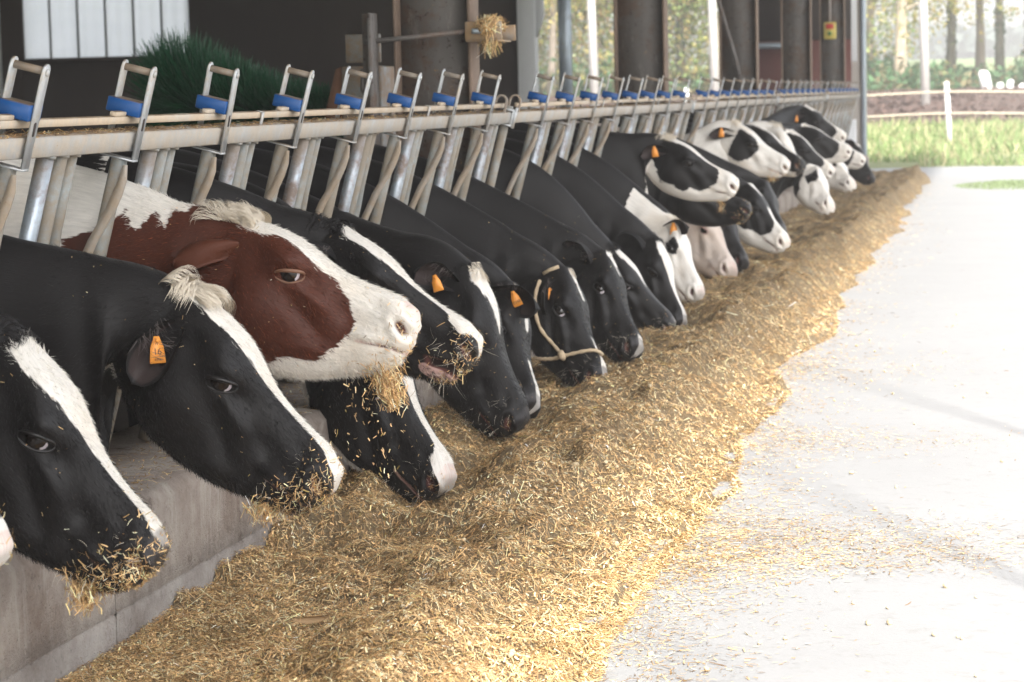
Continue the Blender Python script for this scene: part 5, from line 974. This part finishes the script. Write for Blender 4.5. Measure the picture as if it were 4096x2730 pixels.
# thin scatter on the yard, swept into tongues
n = 150000; Yp = sample_Y(n, 4.4, 36, 1.9); t = RNG.exponential(.2, n); f = foot_x(Yp)
tong = np.exp(-((Yp-6.75-.2*t)/.42)**2)*1.25 + np.exp(-((Yp-8.9)/.35)**2)*.6 + np.exp(-((Yp-11.2)/.5)**2)*.5
Xp = f - .16 + t*(.7+1.7*tong); keep = (Xp > f-.14) & (Xp < 3) & (RNG.random(n) < .22+.78*np.clip(tong, 0, 1))
patch = fbm(Xp*4, Yp*4, 91, 3) + RNG.normal(0, .1, n) > -.12 + .16*(Xp-f)/(1+tong) - .2*np.clip(tong, 0, 1) ; keep &= patch
Xp, Yp = Xp[keep], Yp[keep]; m_ = len(Xp); hz = np.maximum(feed_h(Xp, Yp), .004)
Nn = np.array([0, 0, 1.]) + .2*RNG.standard_normal((m_, 3)); ln = np.exp(RNG.normal(math.log(.011), .6, m_))*np.clip(Yp/9, 1, 1.8)
tag(link('scattered_straw', straw_mesh('scattered_straw', np.stack([Xp, Yp, hz+RNG.uniform(.001, .006, m_)], -1), rand_dirs(m_, .08), Nn, np.clip(ln, .003, .06), RNG.uniform(.001, .0036, m_)*np.clip(Yp/9, 1, 1.6), .05)),
    'thin scatter of straw fanning out over the pale yard', 'straw', kind='stuff')
# pellets and kernels on the concrete and in the feed
mb = MB(); Yp = sample_Y(420, 4.7, 14, 1.8); Xp = foot_x(Yp) - .5 + RNG.exponential(.4, 420)
for x, y in zip(Xp, Yp):
    if x < .15 or x > 2.6: continue
    r = RNG.uniform(.003, .0075); z = max(.004, float(feed_h(np.array([x]), np.array([y]))[0])+.006) + r*.5
    d = RNG.standard_normal((3, 3)); d /= np.linalg.norm(d, axis=1)[:, None]; d = np.linalg.qr(d)[0]
    mb.box((x, y, z), d[0]*r, d[1]*r*.8, d[2]*r*.6, r*.35)
tag(mb.build('feed_kernels', mat_plain('kernel', (.52, .42, .27), .7, 0, .35, 60)), 'small pale kernels and chips lying on the feed and yard', 'kernels', kind='stuff')
# straw sticking to the cows' noses
Cc = np.concatenate([c[0] for c in CRUMB]); Nc = np.concatenate([c[1] for c in CRUMB])
D = np.cross(Nc, RNG.standard_normal(Cc.shape)) + .35*Nc; m_ = len(Cc)
tag(link('nose_straw', straw_mesh('nose_straw', Cc, D, Nc + .3*RNG.standard_normal(Cc.shape), RNG.uniform(.004, .022, m_), RNG.uniform(.0009, .0024, m_))), 'straw crumbs stuck to the muzzles of the cows', 'straw', kind='stuff')
Cs = np.concatenate([c[0] for c in SPECK]); Ns = np.concatenate([c[1] for c in SPECK]); m_ = len(Cs)
tag(link('coat_chaff', straw_mesh('coat_chaff', Cs, np.cross(Ns, RNG.standard_normal(Cs.shape)), Ns, np.exp(RNG.normal(math.log(.004), .6, m_)), RNG.uniform(.0007, .0018, m_))), 'specks of chaff on the dark coats of the near cows', 'chaff', kind='stuff')
def wad(ci, u, t, n, size, label, drop=0., dirn=(0, 0, -1)):
    Hw, uu = COWMAP[ci][1], COWMAP[ci][3]; iu = int(np.argmin(np.abs(uu-u))); nh_ = Hw.shape[1]//2
    p = Hw[iu, int(t*nh_)]*.6 + Hw[iu, -int(t*nh_)]*.4; L = 1
    q = RNG.standard_normal((n, 3))*np.array(size)*.45; dd = np.array(dirn, float); k = RNG.random(n)**1.5
    C = p + q*(1-.3*k)[:, None] + dd*(k*drop)[:, None]; D = RNG.standard_normal((n, 3))*.6 + dd
    tag(link('straw_wad', straw_mesh('straw_wad', C, D, RNG.standard_normal((n, 3)), RNG.uniform(.007, .038, n), RNG.uniform(.0009, .0027, n), .1)), label, 'straw wad', 'straw hanging from cows mouths', 'stuff')
wad(1, .88, .84, 620, (.045, .045, .022), 'straw hanging below the chin of the nearest blazed black cow', .075)
wad(2, .87, .86, 480, (.06, .045, .014), 'straw wad under the chin of the cow with the curled white forelock', .05)
wad(3, .95, .8, 1100, (.055, .055, .035), 'large wad of straw bulging from the mouth of the red cow', .1, (.3, 0, -1))
wad(4, .96, .7, 160, (.03, .04, .03), 'straw caught on the upper lip of the blazed cow with parted lips', .03)
i15 = [k for k, c in enumerate(COWS) if 'jaw and blaze' in c['lab']][0]; wad(i15, .93, .85, 90, (.03, .04, .02), 'few straws hanging below the high held white jawed head', .07)
i19 = [k for k, c in enumerate(COWS) if c['lab'].startswith('mostly white')][0]; wad(i19, .88, .74, 260, (.06, .05, .025), 'straw filling the mouth of the mostly white cow', .05)
# bits in the air below the red cow's mouth and below the forelocked cow
Hw, uu = COWMAP[3][1], COWMAP[3][3]; p3 = Hw[int(np.argmin(np.abs(uu-.95))), int(.85*Hw.shape[1]//2)]
n = 190; C = np.stack([p3[0] + RNG.normal(-.02, .045, n), p3[1] + RNG.normal(0, .05, n), p3[2] - .03 - RNG.random(n)**1.3*.5], -1)
p2 = COWMAP[2][1][int(np.argmin(np.abs(COWMAP[2][3]-.9))), int(.85*COWMAP[2][1].shape[1]//2)]
n2 = 170; C = np.concatenate([C, np.stack([p2[0] + RNG.normal(.0, .03, n2), p2[1] + RNG.normal(0, .04, n2), p2[2] - .03 - RNG.random(n2)*.3], -1)])
C = C[C[:, 2] > .03]; n = len(C); D = RNG.standard_normal((n, 3))*.5 + np.array([0, 0, -1.])
tag(link('falling_straw', straw_mesh('falling_straw', C, D, RNG.standard_normal((n, 3)), np.exp(RNG.normal(math.log(.009), .5, n)), RNG.uniform(.001, .0038, n))), 'bits of straw dropping from the chewing cows', 'straw', kind='stuff')
# crumbs of feed on the kerb top and along the top rail
n = 6000; Yp = sample_Y(n, 4.5, 30, 1.6); C = np.stack([RNG.uniform(-.26, .06, n), Yp, np.full(n, .338)], -1)
n2 = 2600; Y2 = sample_Y(n2, 4.55, 20, 1.6); rr = RNG.uniform(-.024, .02, n2); C2 = np.stack([fp(y, a, .027) for y, a in zip(Y2, rr)])
C = np.concatenate([C, C2]); n = len(C)
tag(link('ledge_straw', straw_mesh('ledge_straw', C, rand_dirs(n, .12), np.array([0, 0, 1.]) + .3*RNG.standard_normal((n, 3)), RNG.uniform(.004, .03, n), RNG.uniform(.001, .003, n))), 'chaff lying on the kerb top and the fence rail', 'chaff', kind='stuff')
# brown leaf-like husk in the hollow near the kerb
hk = MB(); hz = float(feed_h(np.array([.52]), np.array([5.55]))[0])
T = np.linspace(-1, 1, 9); V = []
for t in T:
    w = .01*math.sqrt(max(0, 1-t*t))+.0015
    V += [(.52+.04*t, 5.52+.02*t, hz+.03+.008*t*t-w*.5), (.52+.04*t-.3*w, 5.52+.02*t+w, hz+.036+.008*t*t), (.52+.04*t, 5.52+.02*t+.3*w, hz+.03+w)]
F = [(3*i+a, 3*i+a+1, 3*i+a+4, 3*i+a+3) for i in range(8) for a in range(2)]
tag(hk.add(V, F).build('maize_husk', mat_plain('husk', (.3, .19, .09), .7), None, True), 'brown maize husk lying in the hollow of the feed near the kerb', 'husk')
# straw nest on the clamp of the first column
n = 900; q = RNG.standard_normal((n, 3)); q /= np.linalg.norm(q, axis=1)[:, None]; q *= (RNG.random(n)**.4)[:, None]
C = np.array([-.06, 10.42, 1.612]) + q*np.array([.055, .12, .042]); C[:, 2] -= np.clip(C[:, 1]-10.5, 0, .2)*.25
D = np.cross(q, RNG.standard_normal((n, 3)))+.1*RNG.standard_normal((n, 3))
D[:120] = (0, .2, -1); D[:120] += .3*RNG.standard_normal((120, 3)); C[:120, 2] = 1.56 + RNG.uniform(-.05, .02, 120)
tag(link('straw_nest', straw_mesh('straw_nest', C, D, q + .2*RNG.standard_normal((n, 3)), RNG.uniform(.03, .1, n), RNG.uniform(.002, .004, n), .2)), 'tangle of dry straw lodged on the clamp of the first column', 'straw clump')

# ------------------------------------------------------------------ inside the barn: the green brush and the sheet metal boxes
def leaf_quads(name, C, N, size, cols, mat, nsides=4, asp=.55):
    n = len(C); D = RNG.standard_normal((n, 3)); N = N/np.linalg.norm(N, axis=1)[:, None]; D -= N*np.sum(D*N, 1)[:, None]; D /= np.linalg.norm(D, axis=1)[:, None]; W = np.cross(N, D)
    s = np.asarray(size)[:, None]*np.ones((n, 1)); pts = [C-D*s, C+W*s*asp, C+D*s, C-W*s*asp]
    V = np.stack(pts, 1).reshape(-1, 3); o = np.arange(n)[:, None]*4; F = o+np.array([[0, 1, 2, 3]])
    return fast_mesh(name, V, F, mat, False, {'col': ('FLOAT_COLOR', np.repeat(np.concatenate([cols, np.ones((n, 1))], 1), 4, 0))})
def mat_leaf():
    m = NM('leaf'); c = m.attr('col', 'Color'); m.base(c, .6, 0, .3)
    tr = m.n('ShaderNodeBsdfTranslucent'); m.l(c, tr.inputs[0]); mx = m.n('ShaderNodeMixShader'); mx.inputs[0].default_value = .4
    m.l(m.b.outputs[0], mx.inputs[1]); m.l(tr.outputs[0], mx.inputs[2]); m.l(mx.outputs[0], m.out.inputs[0]); return m.m
M_leaf = mat_leaf(); M_bark = mat_plain('bark', (.3, .25, .2), .9, 0, .35, 4); M_bark_pale = mat_plain('pale_bark', (.46, .38, .28), .9, 0, .3, 4); M_bark_dark = mat_plain('ivy_bark', (.17, .16, .12), .9, 0, .4, 5)
brush = tag(empty('cow_brush', (-1.6, 11.2, 1.25)), 'big dark green bristly cow brush humped behind the fence', 'brush')
M_br = NM('green_bristle'); M_br.base(M_br.mix(M_br.noise(M_br.geo(), 30, 3), (.012, .06, .032), (.03, .13, .055)), .45, 0, .4); M_br = M_br.m
ax = np.array([(-1.86, 11.2, 1.27), (-1.77, 11.2, 1.28), (-1.6, 11.2, 1.26), (-1.4, 11.2, 1.24), (-1.2, 11.2, 1.22), (-.98, 11.2, 1.2)]); rd = np.array([.33, .41, .34, .26, .21, .18])
MB().tube(ax, .04, 10).build('brush_core', M_dark, brush, True)
n = 10000; t = RNG.random(n)**.9*5; k = np.clip(t.astype(int), 0, 4); f = t-k
rt = ax[k]*(1-f)[:, None] + ax[k+1]*f[:, None]; rr = rd[k]*(1-f)+rd[k+1]*f
a = RNG.uniform(0, 2*np.pi, n); dr = np.stack([-.25*np.clip(1.3-t, 0, 2)*RNG.random(n)*2 + .08*RNG.standard_normal(n), np.cos(a), np.sin(a)], -1); dr /= np.linalg.norm(dr, axis=1)[:, None]
Vh, Fh = strands(rt, dr, rr*RNG.uniform(.88, 1.06, n), .0045, (.08, np.array([0, 0, -.3])), 3)
h_ = link('bristles', fast_mesh('bristles', Vh, Fh, M_br, True), brush); h_['kind'] = 'stuff'
MB().tube([(-1.4, 11.2, 1.24), (-1.4, 11.25, -.2)], .03, 8).build('brush_stand', M_steel, brush, True)
box = tag(empty('metal_cabinet', (-.65, 10.9, -.2)), 'rusty sheet metal box with a tilted lid beside the first steel column', 'metal box')
M_tin = mat_galv('rusty_tin', (.28, .29, .28), (.25, .15, .08), .8, .3)
MB().abox(-.9, -.705, 10.95, 11.4, -.2, 1.462, .008).build('cabinet_body', M_tin, box)
MB().abox(-.885, -.715, 10.98, 11., 1.478, 1.612, .01).build('upper_plate', M_tin, box)
MB().prism([(-1.0, 10.96, 1.2), (-.905, 10.96, 1.2), (-.905, 10.96, 1.46), (-.93, 10.96, 1.45)], (0, .3, 0)).build('side_flap', mat_plain('rust_brown', (.17, .085, .05), .85), box)
MB().tube([(-.79, 10.93, 1.45), (-.79, 10.92, 1.35), (-.77, 10.91, 1.31), (-.74, 10.92, 1.33)], .01, 8).build('pipe_stub', M_steel, box, True)

# ------------------------------------------------------------------ beyond the yard
tz = lambda y: float(terrain_z(y))
# grass tufts on the verge
n = 34000; gy = RNG.uniform(40.0, 52.6, n); gx = RNG.uniform(-14, 16, n); nz_ = fbm(gx*.5, gy*.8, 7, 3); k = nz_ > -.16; gx, gy, nz_ = gx[k], gy[k], nz_[k]; n = len(gx)
rt = np.stack([gx, gy, terrain_z(gy)+.01], -1); dr = np.stack([RNG.normal(0, .35, n), RNG.normal(0, .35, n), np.ones(n)], -1); dr /= np.linalg.norm(dr, axis=1)[:, None]
Vh, Fh = strands(rt, dr, RNG.uniform(.08, .26, n)*(1+1.6*np.clip(nz_, 0, .4)), .02, (.4, np.zeros(3)), 2)
gc = np.where(RNG.random((n, 1)) < .36, [[.46, .42, .24]], [[.24, .32, .13]])*RNG.uniform(.7, 1.4, (n, 1)); gc = np.repeat(np.concatenate([gc, np.ones((n, 1))], 1), 6, 0)
tag(link('verge_grass', fast_mesh('verge_grass', Vh, Fh, M_leaf, False, {'col': ('FLOAT_COLOR', gc)})), 'bright green tufty grass on the verge beyond the yard', 'grass', kind='stuff')
n = 2600; th = RNG.uniform(0, 2*np.pi, n); rr = np.sqrt(RNG.random(n)); gx = 2.15 + .75*rr*np.cos(th); gy = 32.3 + 1.5*rr*np.sin(th)
rt = np.stack([gx, gy, np.full(n, .004)], -1); dr = np.stack([RNG.normal(0, .4, n), RNG.normal(0, .4, n), np.ones(n)], -1); dr /= np.linalg.norm(dr, axis=1)[:, None]
Vh, Fh = strands(rt, dr, RNG.uniform(.03, .09, n)*(1.1-rr), .008, (.4, np.zeros(3)), 2); gc = np.array([[.27, .34, .17]])*RNG.uniform(.7, 1.4, (n, 1)); gc = np.repeat(np.concatenate([gc, np.ones((n, 1))], 1), 6, 0)
tag(link('weed_patch', fast_mesh('weed_patch', Vh, Fh, M_leaf, False, {'col': ('FLOAT_COLOR', gc)})), 'small green weed patch growing out of the pale yard', 'weeds', kind='stuff')
# soil clods
n = 9000; C = np.stack([RNG.uniform(-16, 20, n), RNG.uniform(52.5, 75, n), np.zeros(n)], -1); C[:, 2] = terrain_z(C[:, 1])+.04
cc = np.array([[.12, .08, .065]])*RNG.uniform(.6, 1.5, (n, 1)); tag(link('soil_clods', leaf_quads('soil_clods', C, RNG.standard_normal((n, 3))+[0, 0, .5], RNG.uniform(.04, .14, n), cc, M_leaf, asp=.8)), 'clods on the ploughed brown field', 'clods', kind='stuff')
# electric fence: white posts and two tapes
M_epost = mat_plain('white_fence_post', (.72, .72, .7), .6); M_tape = mat_plain('cream_tape', (.5, .44, .34), .6)
ef = tag(empty('electric_fence', (.9, 46, tz(46))), 'white posted electric tape fence in front of the ploughed field', 'fence')
EP = [(-9.2, 46.), (-4.0, 46.), (.95, 46.), (6.2, 46.), (11.5, 46.)]
for j, (x, y) in enumerate(EP):
    ln_ = .06 if j == 2 else .02
    MB().tube([(x+.05, y, tz(y)-.1), (x+.05-ln_*.4, y, tz(y)+.5), (x+.05-ln_, y, tz(y)+1.2)], [.05, .05, .045], 10).build('fence_post', M_epost, ef, True)
for h0 in (.58, .98):
    xs = np.linspace(-9.2, 11.5, 60); V = []
    for x in xs:
        sag = .03*math.cos((x-.95)/5.2*2*math.pi); V += [(x, 45.94, tz(46)+h0-.016+sag), (x, 45.94, tz(46)+h0+.016+sag), (x, 45.95, tz(46)+h0-.016+sag), (x, 45.95, tz(46)+h0+.016+sag)]
    F = [(4*i+a, 4*i+b, 4*i+4+b, 4*i+4+a) for i in range(59) for a, b in ((0, 1), (3, 2), (1, 3), (2, 0))]
    MB().add(V, F).build('tape', M_tape, ef)
# pale concrete poles
for x, lab in ((-8.85, 'pale concrete pole seen between the barn door post and second column'), (-5.6, 'pale concrete pole seen between the second and third columns'), (-.08, 'pale leaning pole at the field edge right of the barn')):
    p = tag(empty('utility_pole', (x, 64, tz(64))), lab, 'pole', 'pale poles at the field edge')
    MB().tube([(x, 64, tz(64)-.3), (x-.09, 64, tz(64)+4), (x-.2, 64, tz(64)+9)], [.13, .11, .07], 10).build('shaft', mat_plain('pole_concrete', (.6, .58, .55), .8), p, True)
    MB().tube([(x-.75, 64, tz(64)+8.4), (x+.4, 64, tz(64)+8.4)], .05, 8).build('crossarm', M_bark, p, True)
# trees
LEAFC = {'y': [(.5, .46, .14), (.36, .4, .14), (.56, .44, .16)], 'g': [(.16, .25, .07), (.25, .34, .11), (.34, .4, .15)], 'o': [(.4, .24, .12), (.32, .3, .1), (.48, .36, .16)]}
TN = [0]
def tree(x, y, h, r, bark, lean, kind, lab, dens=1500, ivy=False, fork=None, lowz=.25):
    z0 = tz(y); t_ = tag(empty('broadleaf_tree', (x, y, z0)), lab, 'tree', 'trees along the field edge')
    top = np.array([x+lean*h, y, z0+h]); mb = MB(); ks = np.linspace(0, 1, 7)
    tr = np.array([[x+lean*h*k+.1*math.sin(k*5+x), y+.08*math.cos(k*4+x), z0-.2+(h+.2)*k] for k in ks]); mb.tube(tr, r*(1.15-.95*ks)*np.array([1.35, 1, 1, 1, 1, 1, 1]), 10)
    tips = []
    for j in range(11):
        k = RNG.uniform(lowz, .95); b = np.array([np.interp(k, ks, tr[:, q]) for q in range(3)]); a = RNG.uniform(0, 2*math.pi); L = h*RNG.uniform(.18, .38)*(1.15-k*.6)
        e = b + np.array([math.cos(a)*L, math.sin(a)*L, L*RNG.uniform(.2, .9)]); m_ = (b+e)/2 + np.array([0, 0, -.05*L]); mb.tube([b, m_, e], [r*.4*(1.1-k), r*.26*(1.1-k), .012], 6); tips += [m_, e, (m_+e)/2]
    if fork:
        for fk in fork: b = tr[2]; e = b+np.array([fk[0], .3, fk[1]]); mb.tube([b, (b+e)/2+np.array([.05, 0, -.15]), e], [r*.6, r*.4, r*.2], 8); tips += [e]
    mb.build('trunk', bark, t_, True)
    tips = np.array(tips); n = int(dens*3); c = tips[RNG.integers(0, len(tips), n)]; C = c + RNG.standard_normal((n, 3))*h*np.array([.085, .085, .07])
    cl = RNG.standard_normal((len(tips),))
    P_ = np.array(LEAFC[kind]); cols = P_[RNG.integers(0, 3, n)]*RNG.uniform(.65, 1.35, (n, 1))
    if ivy:
        m2 = 700; k = RNG.random(m2)*.75; iv = np.stack([np.interp(k, ks, tr[:, q]) for q in range(3)], -1); a = RNG.uniform(0, 2*np.pi, m2); iv += np.stack([np.cos(a), np.sin(a), 0*a], -1)*(r*1.02)
        C = np.concatenate([C, iv]); cols = np.concatenate([cols, np.array([[.06, .11, .05]])*RNG.uniform(.6, 1.6, (m2, 1))])
    o = link('crown', leaf_quads('crown', C, RNG.standard_normal((len(C), 3))+[0, 0, .4], RNG.uniform(.04, .1, len(C)), cols, M_leaf), t_)
R_ = 'right of the barn end'
for a in [(-1.35, 79, 10, .19, M_bark_pale, -.01, 'y', 'tree with a thick pale ochre trunk just right of the barn end', 2600, False),
          (.05, 83, 12, .15, M_bark_dark, -.012, 'g', 'dark ivy clad trunk right behind the pale leaning pole', 2200, True),
          (.95, 84, 12, .15, M_bark, .0, 'g', 'slim straight brown trunk right of the ivy clad tree', 1500, False),
          (1.6, 82, 12, .14, M_bark_dark, .022, 'y', 'ivy covered trunk leaning right near the gap of sky', 1500, True),
          (2.62, 80, 11, .14, M_bark_dark, .03, 'y', 'dark trunk beside the pale forked tree', 1400, True),
          (2.75, 77, 10, .2, M_bark_pale, .0, 'y', 'pale forked tree near the right edge', 1500, False, [(1.6, 2.9), (-1., 2.4)]),
          (3.9, 82, 11, .12, M_bark_pale, .01, 'y', 'thin pale birch like tree at the right edge', 2400, False),
          (-2.6, 84, 11, .14, M_bark, .01, 'y', 'brown trunk hidden by the barn end', 2400, False),
          (-7.2, 78, 10, .2, M_bark_pale, .05, 'g', 'leaning ochre trunk seen between the second and third columns', 2600, False),
          (-6.7, 84, 12, .16, M_bark, .0, 'g', 'straight trunk left of the pole between the columns', 2400, False),
          (-8.6, 80, 10, .15, M_bark_dark, .0, 'g', 'dark trunk hidden behind the second column', 2600, True),
          (-9.6, 78, 11, .3, M_bark_dark, .0, 'g', 'thick ivy clad trunk at the left side of the second column', 2200, True),
          (-11.6, 80, 10, .13, M_bark, .0, 'o', 'thin brown tree with orange leaves through the barn doorway', 4200, False),
          (-12.6, 77, 9, .12, M_bark, .02, 'y', 'yellow leaved tree beside the barn doorway post', 4600, False),
          (-10.7, 83, 9, .1, M_bark, .0, 'o', 'small orange leaved tree in the middle of the barn doorway', 3600, False),
          (-14.0, 82, 10, .14, M_bark, .0, 'g', 'green tree behind the barn doorway frame', 3200, False),
          (6.2, 80, 11, .2, M_bark, .0, 'y', 'brown tree outside the right edge', 1500, False), (9, 84, 12, .2, M_bark_pale, .0, 'g', 'green tree farther right along the field', 1500, False),
          (-17, 80, 11, .2, M_bark, .0, 'y', 'yellow tree farthest left along the field', 2500, False)]:
    tree(*a)
# undergrowth along the tree line and the far wood
n = 26000; C = np.stack([RNG.uniform(-22, 16, n), RNG.uniform(76.5, 86, n), np.zeros(n)], -1); hh_ = .25 + 2.2*np.clip(fbm(C[:, 0]*.8, C[:, 1]*.3, 17, 3)+.3, 0, 1)**1.5; C[:, 2] = terrain_z(C[:, 1]) + RNG.random(n)**1.6*hh_
cols = np.where(RNG.random((n, 1)) < .3, [[.2, .17, .09]], [[.08, .15, .07]])*RNG.uniform(.6, 1.7, (n, 1))
tag(link('undergrowth', leaf_quads('undergrowth', C, RNG.standard_normal((n, 3)), RNG.uniform(.08, .18, n), cols, M_leaf)), 'tangled green undergrowth at the foot of the trees', 'undergrowth', kind='stuff')
n = 55000; C = np.stack([np.where(RNG.random(n) < .6, RNG.uniform(-16, -4.5, n), RNG.uniform(-4.5, 14, n)), RNG.uniform(77, 88, n), np.zeros(n)], -1); C[:, 2] = terrain_z(C[:, 1]) + .5 + RNG.random(n)*4.5; k = fbm(C[:, 0]*.5, C[:, 2]*.7, 23, 3) > np.where(C[:, 0] < -7.5, -.3, -.0); C = C[k]; n = len(C)
cols = np.array(LEAFC['y']+LEAFC['g']+LEAFC['o'])[RNG.integers(0, np.where(C[:, 0] < -8, 9, 6))]*RNG.uniform(.7, 1.4, (n, 1))
tag(link('thicket_leaves', leaf_quads('thicket_leaves', C, RNG.standard_normal((n, 3)), RNG.uniform(.04, .1, n), cols, M_leaf)), 'loose thicket of autumn leaves between the trunks', 'thicket', kind='stuff')
n = 14000; C = np.stack([RNG.uniform(-120, 90, n), RNG.uniform(300, 330, n), np.zeros(n)], -1); C[:, 2] = terrain_z(C[:, 1]) + RNG.random(n)*(2.5+3*np.clip(fbm(C[:, 0]*.06, C[:, 0]*0, 29, 3)+.5, 0, 1))
cols = np.array([[.12, .16, .13]])*RNG.uniform(.7, 1.4, (n, 1)); tag(link('far_wood', leaf_quads('far_wood', C, RNG.standard_normal((n, 3)), RNG.uniform(.7, 1.5, n), cols, M_leaf, asp=.8)), 'distant misty wood beyond the far field', 'wood', kind='stuff')
# white stones at the field edge
st = tag(empty('stone_heap', (2.0, 75.5, tz(75.5))), 'heap of chalk white stones at the foot of the trees', 'stone heap')
M_st = mat_plain('chalk_stone', (.7, .69, .68), .8, 0, .15, 3)
for x, r, hq in ((1.32, .2, 1.9), (1.75, .13, 1.), (2.05, .17, 1.1), (2.4, .14, .8), (2.75, .12, .7), (3.3, .15, .8), (4.0, .17, .9)):
    d = np.linalg.qr(RNG.standard_normal((3, 3)))[0]*.25 + np.eye(3)*.8
    MB().box((x, 75.4, tz(75.4)+r*hq*.6), d[0]*r, d[1]*r, d[2]*r*hq, r*.45).build('stone', M_st, st)
# ------------------------------------------------------------------ light autumn haze over the fields
hz_ = NM('haze_air'); hz_.t.nodes.remove(hz_.b); pv = hz_.n('ShaderNodeVolumePrincipled'); pv.inputs['Color'].default_value = (1, .97, .94, 1); pv.inputs['Density'].default_value = .003; pv.inputs['Anisotropy'].default_value = .2
hz_.l(pv.outputs[0], hz_.out.inputs['Volume'])
tag(MB().abox(-60, 60, -14, 340, -1.5, 24).build('haze', hz_.m), kind='stuff')
